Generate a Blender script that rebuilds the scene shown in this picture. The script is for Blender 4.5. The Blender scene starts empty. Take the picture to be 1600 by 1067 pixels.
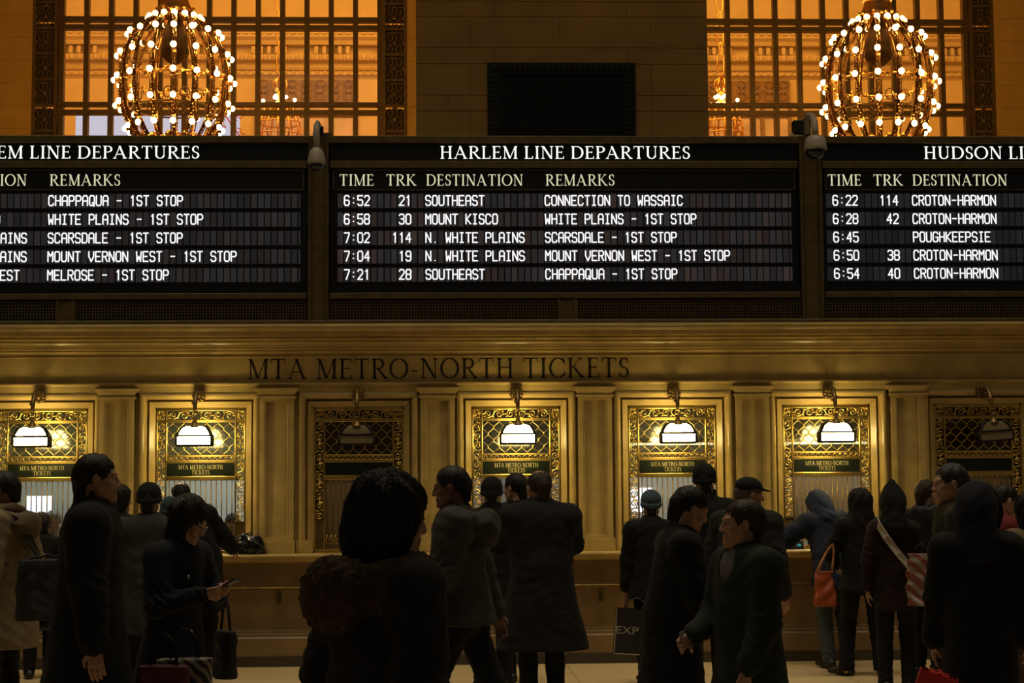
import bpy, bmesh, math, random
import numpy as np
from mathutils import Vector, Matrix

random.seed(7)
SC = bpy.context.scene
COL = SC.collection

# ------------------------------------------------------------------ camera
FPX, YAW, TILT, ROLL = 2730.0, 0.04062, 0.08362, 0.0071
CAM = np.array([0.0, -17.2, 1.70])
_c, _s = math.cos, math.sin
FWD = np.array([_s(YAW) * _c(TILT), _c(YAW) * _c(TILT), _s(TILT)])
_r0 = np.array([_c(YAW), -_s(YAW), 0.0])
_u0 = np.cross(_r0, FWD)
RGT = _r0 * _c(ROLL) - _u0 * _s(ROLL)
UPV = _u0 * _c(ROLL) + _r0 * _s(ROLL)
cam_data = bpy.data.cameras.new('camera')
cam_data.sensor_width = 36.0
cam_data.lens = FPX * 36.0 / 1600.0
cam_data.clip_end = 200
cam = bpy.data.objects.new('camera', cam_data)
COL.objects.link(cam)
_m = Matrix.Identity(4)
for i in range(3):
    _m[i][0], _m[i][1], _m[i][2], _m[i][3] = RGT[i], UPV[i], -FWD[i], CAM[i]
cam.matrix_world = _m
SC.camera = cam

# ------------------------------------------------------------------ world, exposure, large lights
world = bpy.data.worlds.new('world')
SC.world = world
world.use_nodes = True
_bg = world.node_tree.nodes['Background']
_bg.inputs[0].default_value = (1.0, 0.80, 0.58, 1)
_bg.inputs[1].default_value = 0.032
SC.view_settings.view_transform = 'Standard'
SC.view_settings.look = 'None'
SC.view_settings.exposure = 0.0
SC.view_settings.gamma = 1.0
SC.view_settings.use_curve_mapping = False


def area_light(name, loc, size, power, color, target=None, sizey=None):
    l = bpy.data.lights.new(name, 'AREA')
    l.energy = power
    l.color = color
    l.shape = 'RECTANGLE'
    l.size = size
    l.size_y = sizey or size
    o = bpy.data.objects.new(name, l)
    COL.objects.link(o)
    o.location = loc
    if target is not None:
        d = Vector(target) - Vector(loc)
        o.rotation_euler = d.to_track_quat('-Z', 'Y').to_euler()
    return o


# the far hall's own ceiling lighting, and the dim concourse overhead lighting
area_light('hall_ceiling_light', (1.0, 18.5, 15.8), 26, 3400, (1.0, 0.45, 0.08), (1.0, 25.5, 7.0), 9)
area_light('concourse_light', (-1.0, -11.0, 13.0), 10, 42, (1.0, 0.82, 0.55), (0.5, 1.0, 4.0), 5)
_dl = area_light('concourse_downlight', (0.5, -4.6, 15.0), 18, 300, (1.0, 0.84, 0.56), (0.5, -4.6, 0.0), 4)
_dl.data.spread = math.radians(75)


def at(px, py, Y):
    """the world point on the plane y = Y seen at photo pixel (px, py)"""
    d = FWD * FPX + RGT * (px - 800.0) + UPV * (533.5 - py)
    t = (Y - CAM[1]) / d[1]
    return CAM + d * t


def zf(py, Y=0.0, px=800):
    return float(at(px, py, Y)[2])


def xf(px, Y=0.0, py=700):
    return float(at(px, py, Y)[0])


# ------------------------------------------------------------------ materials
def new_mat(name):
    m = bpy.data.materials.new(name)
    m.use_nodes = True
    nt = m.node_tree
    return m, nt, nt.nodes['Principled BSDF']


def mat(name, col, rough=0.6, metal=0.0, var=0.0, scale=8.0, bump=0.0, bscale=60.0, spec=0.5, coat=0.0, detail=5.0):
    m, nt, p = new_mat(name)
    p.inputs['Base Color'].default_value = (*col, 1)
    p.inputs['Roughness'].default_value = rough
    p.inputs['Metallic'].default_value = metal
    p.inputs['Specular IOR Level'].default_value = spec
    if coat:
        p.inputs['Coat Weight'].default_value = coat
        p.inputs['Coat Roughness'].default_value = 0.15
    if var or bump:
        tc = nt.nodes.new('ShaderNodeTexCoord')
    if var:
        n = nt.nodes.new('ShaderNodeTexNoise')
        n.inputs['Scale'].default_value = scale
        n.inputs['Detail'].default_value = detail
        r = nt.nodes.new('ShaderNodeValToRGB')
        r.color_ramp.elements[0].position = 0.3
        r.color_ramp.elements[1].position = 0.7
        r.color_ramp.elements[0].color = (*[max(0, c * (1 - var)) for c in col], 1)
        r.color_ramp.elements[1].color = (*[min(1, c * (1 + var)) for c in col], 1)
        nt.links.new(tc.outputs['Object'], n.inputs['Vector'])
        nt.links.new(n.outputs['Fac'], r.inputs['Fac'])
        nt.links.new(r.outputs['Color'], p.inputs['Base Color'])
    if bump:
        n2 = nt.nodes.new('ShaderNodeTexNoise')
        n2.inputs['Scale'].default_value = bscale
        n2.inputs['Detail'].default_value = 4
        b = nt.nodes.new('ShaderNodeBump')
        b.inputs['Strength'].default_value = bump
        b.inputs['Distance'].default_value = 0.01
        nt.links.new(tc.outputs['Object'], n2.inputs['Vector'])
        nt.links.new(n2.outputs['Fac'], b.inputs['Height'])
        nt.links.new(b.outputs['Normal'], p.inputs['Normal'])
    return m


def emit(name, col, strength):
    m = bpy.data.materials.new(name)
    m.use_nodes = True
    nt = m.node_tree
    nt.nodes.clear()
    e = nt.nodes.new('ShaderNodeEmission')
    o = nt.nodes.new('ShaderNodeOutputMaterial')
    e.inputs[0].default_value = (*col, 1)
    e.inputs[1].default_value = strength
    nt.links.new(e.outputs[0], o.inputs[0])
    return m


def glass(name, refl=0.08, tint=(1, 1, 1), rough=0.02):
    m = bpy.data.materials.new(name)
    m.use_nodes = True
    nt = m.node_tree
    nt.nodes.clear()
    t = nt.nodes.new('ShaderNodeBsdfTransparent')
    t.inputs[0].default_value = (*tint, 1)
    g = nt.nodes.new('ShaderNodeBsdfGlossy')
    g.inputs['Roughness'].default_value = rough
    x = nt.nodes.new('ShaderNodeMixShader')
    x.inputs[0].default_value = refl
    o = nt.nodes.new('ShaderNodeOutputMaterial')
    nt.links.new(t.outputs[0], x.inputs[1])
    nt.links.new(g.outputs[0], x.inputs[2])
    nt.links.new(x.outputs[0], o.inputs[0])
    return m


M = {}
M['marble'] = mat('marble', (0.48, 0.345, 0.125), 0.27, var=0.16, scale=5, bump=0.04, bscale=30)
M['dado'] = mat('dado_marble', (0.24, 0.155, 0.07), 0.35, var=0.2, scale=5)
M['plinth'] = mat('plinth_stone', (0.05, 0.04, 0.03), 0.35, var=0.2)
M['floor'] = None
M['stone'] = mat('pier_stone', (0.66, 0.37, 0.10), 0.75, var=0.12, scale=2.5, bump=0.15, bscale=25)
M['mullion'] = mat('window_bronze', (0.14, 0.095, 0.03), 0.5, 0.4, var=0.15, scale=6)
M['lit_stone'] = mat('passage_stone', (0.52, 0.34, 0.06), 0.75, var=0.08, scale=2.5)
M['hallstone'] = mat('hall_stone', (0.62, 0.49, 0.26), 0.7, var=0.06, scale=3)
M['bronze'] = mat('bronze', (0.80, 0.57, 0.16), 0.28, 1.0, var=0.12, scale=20, bump=0.05, bscale=80)
M['bronze_dull'] = mat('aged_bronze', (0.20, 0.13, 0.045), 0.45, 0.8, var=0.2, scale=15)
M['bronze_dark'] = mat('dark_bronze', (0.11, 0.08, 0.034), 0.45, 0.5, var=0.25, scale=12)
M['black'] = mat('black_paint', (0.006, 0.006, 0.007), 0.5)
M['panel_black'] = mat('board_black', (0.004, 0.004, 0.005), 0.35)
M['gilt_rib'] = mat('gilt_rib', (0.30, 0.18, 0.06), 0.22, 1.0, bump=0.3, bscale=60)
M['gold'] = mat('gilt', (0.85, 0.50, 0.16), 0.25, 1.0, bump=0.3, bscale=120)
M['letter_dark'] = mat('carved_letter', (0.020, 0.013, 0.006), 0.6)
M['sign_green'] = mat('sign_green', (0.006, 0.0095, 0.005), 0.30, var=0.2)
M['lantern_metal'] = mat('lantern_metal', (0.014, 0.009, 0.005), 0.45, 0.3)
M['brown_screen'] = mat('brown_screen', (0.24, 0.15, 0.065), 0.7, 0.0, var=0.25, scale=6)
M['sign_gold'] = mat('sign_gold', (0.55, 0.48, 0.22), 0.5, 0.3)
M['white_letters'] = emit('lit_letters', (1.0, 1.0, 0.93), 1.15)
M['yellow_letters'] = emit('lit_headings', (0.95, 0.95, 0.60), 0.72)
M['flap_letters'] = emit('display_letters', (0.96, 0.96, 1.0), 1.1)
M['bulb'] = emit('bulb_glow', (1.0, 0.50, 0.14), 88)
M['smallbulb'] = emit('small_bulb_glow', (1.0, 0.62, 0.25), 25)
M['lamp_glass'] = emit('lamp_glass_lit', (1.0, 0.77, 0.29), 42)
M['lamp_off'] = mat('lamp_glass_unlit', (0.20, 0.16, 0.09), 0.25)
M['glass'] = glass('clear_glass', 0.05)
M['lattice_glass'] = glass('lattice_glass', 0.08, (0.60, 0.54, 0.38), 0.12)
M['office_wall'] = mat('office_wall', (0.62, 0.62, 0.55), 0.7)
M['blind'] = mat('beige_blind', (0.62, 0.52, 0.36), 0.8)
M['tube'] = emit('fluorescent_tube', (0.80, 0.90, 1.0), 5)
M['screen'] = emit('screen_white', (0.85, 0.92, 1.0), 1.4)
M['teal'] = emit('teal_display', (0.05, 0.75, 0.70), 0.6)
M['banner'] = mat('banner_white', (0.80, 0.80, 0.86), 0.7)
M['banner_red'] = mat('banner_red', (0.35, 0.06, 0.03), 0.7)
M['cam_white'] = mat('camera_housing', (0.32, 0.28, 0.22), 0.45)
M['cam_dome'] = mat('camera_dome', (0.01, 0.01, 0.012), 0.12)

# floor with slab joints
_mf, _nt, _p = new_mat('floor_marble')
_tc = _nt.nodes.new('ShaderNodeTexCoord')
_br = _nt.nodes.new('ShaderNodeTexBrick')
_br.offset = 0.0
_br.inputs['Scale'].default_value = 1.0
_br.inputs['Brick Width'].default_value = 1.2
_br.inputs['Row Height'].default_value = 1.2
_br.inputs['Mortar Size'].default_value = 0.004
_br.inputs['Color1'].default_value = (0.57, 0.44, 0.25, 1)
_br.inputs['Color2'].default_value = (0.63, 0.49, 0.29, 1)
_br.inputs['Mortar'].default_value = (0.2, 0.15, 0.1, 1)
_nt.links.new(_tc.outputs['Object'], _br.inputs['Vector'])
_nt.links.new(_br.outputs['Color'], _p.inputs['Base Color'])
_p.inputs['Roughness'].default_value = 0.32
M['floor'] = _mf

# display cells: each cell's own faint backlight, read from a face attribute
_mc = bpy.data.materials.new('display_cells')
_mc.use_nodes = True
_nt = _mc.node_tree
_nt.nodes.clear()
_at = _nt.nodes.new('ShaderNodeAttribute')
_at.attribute_name = 'cell'
_e = _nt.nodes.new('ShaderNodeEmission')
_e.inputs[1].default_value = 1.0
_o = _nt.nodes.new('ShaderNodeOutputMaterial')
_nt.links.new(_at.outputs['Color'], _e.inputs[0])
_nt.links.new(_e.outputs[0], _o.inputs[0])
M['cells'] = _mc


# ------------------------------------------------------------------ mesh collector
class MB:
    def __init__(s):
        s.v, s.f = [], []

    def add(s, vs, fs):
        n = len(s.v)
        s.v.extend([tuple(map(float, v)) for v in vs])
        s.f.extend([tuple(i + n for i in f) for f in fs])

    def box(s, x0, x1, y0, y1, z0, z1):
        s.add([(x0, y0, z0), (x1, y0, z0), (x1, y1, z0), (x0, y1, z0), (x0, y0, z1), (x1, y0, z1), (x1, y1, z1), (x0, y1, z1)],
              [(0, 3, 2, 1), (4, 5, 6, 7), (0, 1, 5, 4), (1, 2, 6, 5), (2, 3, 7, 6), (3, 0, 4, 7)])
        return s

    def taper(s, x0, x1, y0, y1, z0, z1, k, ky=None):
        """box whose top is scaled by k about its centre"""
        ky = k if ky is None else ky
        cx, cy = (x0 + x1) / 2, (y0 + y1) / 2
        X0, X1, Y0, Y1 = cx + (x0 - cx) * k, cx + (x1 - cx) * k, cy + (y0 - cy) * ky, cy + (y1 - cy) * ky
        s.add([(x0, y0, z0), (x1, y0, z0), (x1, y1, z0), (x0, y1, z0), (X0, Y0, z1), (X1, Y0, z1), (X1, Y1, z1), (X0, Y1, z1)],
              [(0, 3, 2, 1), (4, 5, 6, 7), (0, 1, 5, 4), (1, 2, 6, 5), (2, 3, 7, 6), (3, 0, 4, 7)])
        return s

    def extrude_x(s, prof, x0, x1):
        """closed (y, z) outline swept along x"""
        n = len(prof)
        s.add([(x0, y, z) for y, z in prof] + [(x1, y, z) for y, z in prof],
              [(i, (i + 1) % n, (i + 1) % n + n, i + n) for i in range(n)] + [tuple(range(n))[::-1], tuple(range(n, 2 * n))])
        return s

    def tube(s, pts, r, n=8, flat=None, closed=False):
        pts = [Vector(p) for p in pts]
        L = len(pts)
        rs = r if isinstance(r, (list, tuple)) else [r] * L
        base = len(s.v)
        ref = None
        for i, p in enumerate(pts):
            if closed:
                t = pts[(i + 1) % L] - pts[i - 1]
            else:
                t = pts[min(i + 1, L - 1)] - pts[max(i - 1, 0)]
            if t.length < 1e-9:
                t = Vector((0, 0, 1))
            t.normalize()
            if ref is None:
                ref = Vector((0, 1, 0)) if abs(t.y) < 0.9 else Vector((1, 0, 0))
            a = (ref - t * ref.dot(t))
            if a.length < 1e-6:
                a = t.orthogonal()
            a.normalize()
            ref = a
            b = t.cross(a)
            for k in range(n):
                q = 2 * math.pi * k / n
                s.v.append(tuple(p + a * (math.cos(q) * rs[i] * (flat or 1)) + b * (math.sin(q) * rs[i])))
        for i in range(L if closed else L - 1):
            j = (i + 1) % L
            for k in range(n):
                s.f.append((base + i * n + k, base + i * n + (k + 1) % n, base + j * n + (k + 1) % n, base + j * n + k))
        if not closed:
            s.f.append(tuple(base + k for k in range(n))[::-1])
            s.f.append(tuple(base + (L - 1) * n + k for k in range(n)))
        return s

    def lathe(s, prof, c=(0, 0, 0), n=24):
        """(r, z) outline turned about the vertical through c"""
        base = len(s.v)
        for r, z in prof:
            for k in range(n):
                q = 2 * math.pi * k / n
                s.v.append((c[0] + r * math.cos(q), c[1] + r * math.sin(q), c[2] + z))
        for i in range(len(prof) - 1):
            for k in range(n):
                s.f.append((base + i * n + k, base + i * n + (k + 1) % n, base + (i + 1) * n + (k + 1) % n, base + (i + 1) * n + k))
        s.f.append(tuple(base + k for k in range(n))[::-1])
        s.f.append(tuple(base + (len(prof) - 1) * n + k for k in range(n)))
        return s

    def ball(s, c, r, n=10, m=6):
        rx, ry, rz = r if isinstance(r, (tuple, list)) else (r, r, r)
        vs = [(c[0], c[1], c[2] - rz)]
        for i in range(1, m):
            a = -math.pi / 2 + math.pi * i / m
            for k in range(n):
                q = 2 * math.pi * k / n
                vs.append((c[0] + rx * math.cos(a) * math.cos(q), c[1] + ry * math.cos(a) * math.sin(q), c[2] + rz * math.sin(a)))
        vs.append((c[0], c[1], c[2] + rz))
        fs = [(0, 1 + (k + 1) % n, 1 + k) for k in range(n)]
        for i in range(m - 2):
            for k in range(n):
                fs.append((1 + i * n + k, 1 + i * n + (k + 1) % n, 1 + (i + 1) * n + (k + 1) % n, 1 + (i + 1) * n + k))
        e = len(vs) - 1
        fs += [(e, 1 + (m - 2) * n + k, 1 + (m - 2) * n + (k + 1) % n) for k in range(n)]
        s.add(vs, fs)
        return s

    def build(s, name, material, parent=None, smooth=False, bevel=0.0, origin=None):
        me = bpy.data.meshes.new(name)
        vs = s.v
        off = origin if origin is not None else ((0, 0, 0))
        if any(off):
            vs = [(x - off[0], y - off[1], z - off[2]) for x, y, z in vs]
        me.from_pydata(vs, [], s.f)
        me.materials.append(material)
        if smooth:
            me.polygons.foreach_set('use_smooth', [True] * len(me.polygons))
        me.update()
        o = bpy.data.objects.new(name, me)
        COL.objects.link(o)
        if parent is not None:
            o.parent = parent
        elif any(off):
            o.location = off
        if bevel:
            b = o.modifiers.new('bevel', 'BEVEL')
            b.width = bevel
            b.segments = 2
            b.limit_method = 'ANGLE'
            b.angle_limit = math.radians(40)
        return o


def tag(o, label, cat, group=None):
    o['label'] = label
    o['category'] = cat
    if group:
        o['group'] = group
    return o


def struct(o):
    o['kind'] = 'structure'
    return o


def thing(name, loc, label, cat, group=None, rz=0.0):
    o = bpy.data.objects.new(name, None)
    o.empty_display_size = 0.1
    COL.objects.link(o)
    o.location = loc
    o.rotation_euler.z = rz
    return tag(o, label, cat, group)


def copy_thing(root, loc, label=None, rz=None):
    r = root.copy()
    COL.objects.link(r)
    r.location = loc
    if rz is not None:
        r.rotation_euler.z = rz
    if label:
        r['label'] = label
    for ch in root.children:
        c = ch.copy()
        COL.objects.link(c)
        c.parent = r
        for g in ch.children:
            d = g.copy()
            COL.objects.link(d)
            d.parent = c
    return r


# ------------------------------------------------------------------ lettering
TK, TN, SR = 0.125, 0.048, 0.036     # thick strokes, thin strokes, serif thickness


def _arc(cx, cy, rx, ry, a0, a1, n=18):
    return [(cx + rx * math.cos(math.radians(a0 + (a1 - a0) * i / n)), cy + ry * math.sin(math.radians(a0 + (a1 - a0) * i / n))) for i in range(n + 1)]


def roman(ch):
    """one roman capital of height 1 as a list of quads, and its width"""
    Q = []

    def V(x, w=TK, y0=0.0, y1=1.0):
        Q.append([(x - w / 2, y0), (x + w / 2, y0), (x + w / 2, y1), (x - w / 2, y1)])

    def Hb(x0, x1, y, t=TN):
        Q.append([(x0, y - t / 2), (x1, y - t / 2), (x1, y + t / 2), (x0, y + t / 2)])

    def Dg(p, q, t):
        Q.append([(p[0] - t / 2, p[1]), (q[0] - t / 2, q[1]), (q[0] + t / 2, q[1]), (p[0] + t / 2, p[1])])

    def S(x, top, w=0.27, st=TK):
        y0, y1 = (1 - SR, 1) if top else (0, SR)
        Q.append([(x - w / 2, y0), (x + w / 2, y0), (x + w / 2, y1), (x - w / 2, y1)])
        yb = 1 - SR if top else SR
        ye = yb - 0.05 if top else yb + 0.05
        Q.append([(x - w * .36, yb), (x + w * .36, yb), (x + st / 2, ye), (x - st / 2, ye)])

    def C(pts, tk=TK, tn=TN):
        L = len(pts)
        E = []
        for i, p in enumerate(pts):
            u, v = pts[max(i - 1, 0)], pts[min(i + 1, L - 1)]
            tx, ty = v[0] - u[0], v[1] - u[1]
            l = math.hypot(tx, ty) or 1
            w = (tn + (tk - tn) * abs(ty / l) ** 1.6) / 2
            E.append(((p[0] - ty / l * w, p[1] + tx / l * w), (p[0] + ty / l * w, p[1] - tx / l * w)))
        for (a, b), (c, d) in zip(E[:-1], E[1:]):
            Q.append([a, b, d, c])
    W = 0.6
    if ch == 'A':
        Dg((.09, 0), (.42, .985), TN), Dg((.40, 1), (.76, 0), TK), Hb(.19, .66, .34)
        S(.09, 0, .22, TN), S(.76, 0, .27)
        W = .90
    elif ch == 'C':
        C(_arc(.46, .5, .39, .485, 42, 318, 26)), Hb(.72, .77, .80, .24), Hb(.74, .78, .22, .16)
        W = .80
    elif ch == 'D':
        V(.15), C([(.10, .976), (.35, .976)] + _arc(.38, .5, .40, .476, 88, -88, 22) + [(.35, .024), (.10, .024)]), S(.15, 1), S(.15, 0)
        W = .85
    elif ch == 'E':
        V(.15), Hb(.1, .55, .976), Hb(.1, .46, .52), Hb(.1, .58, .024), S(.15, 1), S(.15, 0)
        Hb(.52, .555, .91, .16), Hb(.445, .475, .52, .18), Hb(.555, .60, .10, .18)
        W = .62
    elif ch == 'H':
        V(.16), V(.68), Hb(.16, .68, .52)
        for x in (.16, .68):
            S(x, 1), S(x, 0)
        W = .84
    elif ch == 'I':
        V(.16), S(.16, 1), S(.16, 0)
        W = .32
    elif ch == 'K':
        V(.15), Dg((.20, .46), (.62, .985), TN), Dg((.29, .58), (.72, 0), TK), S(.15, 1), S(.15, 0), S(.62, 1, .24, TN), S(.73, 0, .25)
        W = .84
    elif ch == 'L':
        V(.15), Hb(.1, .56, .024), S(.15, 1), S(.15, 0), Hb(.535, .58, .11, .20)
        W = .60
    elif ch == 'M':
        V(.14, TN), V(.86), Dg((.15, 1), (.49, .02), TK), Dg((.49, .02), (.84, 1), TN), S(.14, 0, .24, TN), S(.86, 0), S(.10, 1, .16, TN), S(.90, 1, .16, TK)
        W = 1.0
    elif ch == 'N':
        V(.14, TN), V(.72, TN), Dg((.15, 1), (.70, 0), TK * 1.1), S(.14, 0, .24, TN), S(.72, 1, .24, TN), S(.09, 1, .16, TN)
        W = .85
    elif ch == 'O':
        C(_arc(.46, .5, .40, .49, 0, 360, 36))
        W = .92
    elif ch in 'PR':
        V(.15), C([(.10, .976), (.30, .976)] + _arc(.33, .745, .235, .231, 88, -88, 16) + [(.30, .514), (.15, .514)]), S(.15, 1), S(.15, 0)
        W = .60
        if ch == 'R':
            Dg((.32, .53), (.68, 0), TK), S(.69, 0, .22)
            W = .76
    elif ch == 'S':
        C(_arc(.28, .745, .185, .231, 35, 245, 16) + _arc(.25, .26, .205, .236, 68, -150, 18), TK * .92), Hb(.43, .46, .83, .24), Hb(.055, .085, .18, .24)
        W = .52
    elif ch == 'T':
        V(.36), Hb(.02, .70, .976), S(.36, 0), Hb(.02, .055, .90, .19), Hb(.665, .70, .90, .19)
        W = .72
    elif ch == 'U':
        V(.16, TK, .30, 1), C(_arc(.415, .31, .255, .286, 180, 345, 16), TK), V(.67, TN, .22, 1), S(.16, 1), S(.67, 1, .24, TN)
        W = .82
    elif ch == '-':
        Hb(.05, .33, .37, .07)
        W = .38
    elif ch == ' ':
        W = .26
    return Q, W


def put_text(mb, text, x0, x1, z0, z1, y, thin=0, depth=0.004, space=1.0):
    """fit roman capitals into the rectangle (x0..x1, z0..z1) on the plane y, raised by depth towards -y"""
    x = 0.0
    L = []
    for ch in text:
        q, w = roman(ch)
        L.append((x, q))
        x += w + 0.10
    k = (x1 - x0) / (x - 0.10)
    h = z1 - z0
    for ox, quads in L:
        for q in quads:
            P = [(x0 + (ox + a) * k, z0 + b * h) for a, b in q]
            mb.add([(a, y - depth, b) for a, b in P] + [(a, y, b) for a, b in P], [(0, 1, 2, 3), (0, 4, 5, 1), (1, 5, 6, 2), (2, 6, 7, 3), (3, 7, 4, 0)])


STROKES = {
    'A': [[(0, 0), (0, 5), (1, 6), (3, 6), (4, 5), (4, 0)], [(0, 2.8), (4, 2.8)]],
    'C': [[(4, 4.8), (3.2, 6), (.8, 6), (0, 5), (0, 1), (.8, 0), (3.2, 0), (4, 1.2)]],
    'D': [[(0, 0), (0, 6), (2.8, 6), (4, 4.8), (4, 1.2), (2.8, 0), (0, 0)]],
    'E': [[(4, 6), (0, 6), (0, 0), (4, 0)], [(0, 3), (3.2, 3)]],
    'F': [[(4, 6), (0, 6), (0, 0)], [(0, 3), (3.2, 3)]],
    'G': [[(4, 4.9), (3.2, 6), (.8, 6), (0, 5), (0, 1), (.8, 0), (3.2, 0), (4, 1), (4, 2.8), (2.4, 2.8)]],
    'H': [[(0, 0), (0, 6)], [(4, 0), (4, 6)], [(0, 3), (4, 3)]],
    'I': [[(2, 0), (2, 6)], [(.7, 6), (3.3, 6)], [(.7, 0), (3.3, 0)]],
    'K': [[(0, 0), (0, 6)], [(4, 6), (.6, 3), (4, 0)]],
    'L': [[(0, 6), (0, 0), (3.8, 0)]],
    'M': [[(0, 0), (0, 6), (2, 3.2), (4, 6), (4, 0)]],
    'N': [[(0, 0), (0, 6), (4, 0), (4, 6)]],
    'O': [[(.8, 0), (0, 1), (0, 5), (.8, 6), (3.2, 6), (4, 5), (4, 1), (3.2, 0), (.8, 0)]],
    'P': [[(0, 0), (0, 6), (3, 6), (4, 5.2), (4, 3.6), (3, 2.8), (0, 2.8)]],
    'Q': [[(.8, 0), (0, 1), (0, 5), (.8, 6), (3.2, 6), (4, 5), (4, 1), (3.2, 0), (.8, 0)], [(2.3, 1.8), (4, -.4)]],
    'R': [[(0, 0), (0, 6), (3, 6), (4, 5.2), (4, 3.8), (3, 3), (0, 3)], [(2, 3), (4, 0)]],
    'S': [[(4, 5), (3.2, 6), (.8, 6), (0, 5.2), (0, 4), (.8, 3.1), (3.2, 2.9), (4, 2), (4, .8), (3.2, 0), (.8, 0), (0, 1)]],
    'T': [[(0, 6), (4, 6)], [(2, 6), (2, 0)]],
    'U': [[(0, 6), (0, 1), (.8, 0), (3.2, 0), (4, 1), (4, 6)]],
    'V': [[(0, 6), (0, 3), (2, 0), (4, 3), (4, 6)]],
    'W': [[(0, 6), (.6, 0), (2, 3), (3.4, 0), (4, 6)]],
    '0': [[(.8, 0), (0, 1), (0, 5), (.8, 6), (3.2, 6), (4, 5), (4, 1), (3.2, 0), (.8, 0)]],
    '1': [[(1, 4.9), (2.2, 6), (2.2, 0)]],
    '2': [[(0, 5), (.8, 6), (3.2, 6), (4, 5), (4, 3.8), (0, 0), (4, 0)]],
    '3': [[(0, 5.2), (.8, 6), (3.2, 6), (4, 5.2), (4, 3.8), (3.2, 3.1), (1.6, 3.1)], [(3.2, 3.1), (4, 2.2), (4, .8), (3.2, 0), (.8, 0), (0, .9)]],
    '4': [[(3, 0), (3, 6), (0, 2), (4, 2)]],
    '5': [[(4, 6), (0, 6), (0, 3.4), (3.2, 3.4), (4, 2.6), (4, .8), (3.2, 0), (.8, 0), (0, .9)]],
    '6': [[(4, 5.2), (3.2, 6), (.8, 6), (0, 5), (0, 1), (.8, 0), (3.2, 0), (4, 1), (4, 2.4), (3.2, 3.2), (0, 3.2)]],
    '7': [[(0, 6), (4, 6), (4, 5), (1.6, 0)]],
    '8': [[(.8, 3.1), (0, 3.9), (0, 5.2), (.8, 6), (3.2, 6), (4, 5.2), (4, 3.9), (3.2, 3.1), (.8, 3.1), (0, 2.3), (0, .8), (.8, 0), (3.2, 0), (4, .8), (4, 2.3), (3.2, 3.1)]],
    '9': [[(0, .8), (.8, 0), (3.2, 0), (4, 1), (4, 5), (3.2, 6), (.8, 6), (0, 5), (0, 3.6), (.8, 2.8), (4, 2.8)]],
    '-': [[(.4, 3), (3.6, 3)]],
    ':': [[(2, 4.3), (2, 4.5)], [(2, 1.5), (2, 1.7)]],
    '.': [[(2, .1), (2, .2)]],
}


def put_strokes(mb, text, x0, z0, pitch, height, y, depth=0.003, right=False):
    """display characters, one per cell; width 0.80 of the cell"""
    wch = pitch * 0.70
    th = pitch * 0.098
    for i, ch in enumerate(text):
        for pl in STROKES.get(ch, []):
            pts = [(x0 + i * pitch + pitch * 0.12 + a / 4 * wch, z0 + th + b / 6 * (height - 2 * th)) for a, b in pl]
            for (a, b), (c, d) in zip(pts[:-1], pts[1:]):
                L = math.hypot(c - a, d - b)
                ux, uz = (c - a) / L * th * 0.75, (d - b) / L * th * 0.75
                nx, nz = -(d - b) / L * th, (c - a) / L * th
                q = [(a - ux + nx, b - uz + nz), (a - ux - nx, b - uz - nz), (c + ux - nx, d + uz - nz), (c + ux + nx, d + uz + nz)]
                mb.add([(u, y - depth, w) for u, w in q], [(0, 1, 2, 3)])


# ================================================================== SETTING
X0, X1 = -7.5, 9.0          # how far the ticket wall runs
ZL = zf(862, -0.10)          # top of the counter ledge
PILX = [xf(p) for p in (-67, 183, 433, 684, 929.5, 1175.5, 1418, 1660)]
BAYX = [xf(p, 0.1) for p in (67, 314.3, 561.0, 806.3, 1050, 1290.6, 1528)]

# floor
mb = MB().box(-14, 16, -30, 0.02, -0.1, 0)
struct(mb.build('floor', M['floor']))
mb = MB().box(-14, 16, 0.3, 30, -0.1, -0.001)
struct(mb.build('floor', M['floor']))

# counter: ledge, dado panels, plinth
ct = thing('ticket_counter', (0, 0, 0), 'long marble ticket counter with moulded ledge running under all the ticket windows', 'counter')
zr = zf(985, -0.05)
prof = [(0.30, ZL), (-0.20, ZL), (-0.215, ZL - 0.008), (-0.22, ZL - 0.02), (-0.212, ZL - 0.035), (-0.17, ZL - 0.05), (-0.12, ZL - 0.075), (-0.08, ZL - 0.085), (0.30, ZL - 0.085)]
MB().extrude_x(prof, X0, X1).build('counter_top', M['marble'], ct)
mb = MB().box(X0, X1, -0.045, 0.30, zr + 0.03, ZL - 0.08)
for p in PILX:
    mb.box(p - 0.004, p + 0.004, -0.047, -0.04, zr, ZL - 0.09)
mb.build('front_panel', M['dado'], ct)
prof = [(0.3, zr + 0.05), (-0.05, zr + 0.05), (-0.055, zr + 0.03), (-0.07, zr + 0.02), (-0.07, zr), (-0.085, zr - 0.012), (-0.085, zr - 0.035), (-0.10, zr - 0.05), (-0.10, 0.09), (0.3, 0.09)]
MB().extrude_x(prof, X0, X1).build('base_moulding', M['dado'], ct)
MB().box(X0, X1, -0.115, 0.3, 0.0, 0.10).build('plinth', M['plinth'], ct)

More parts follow.
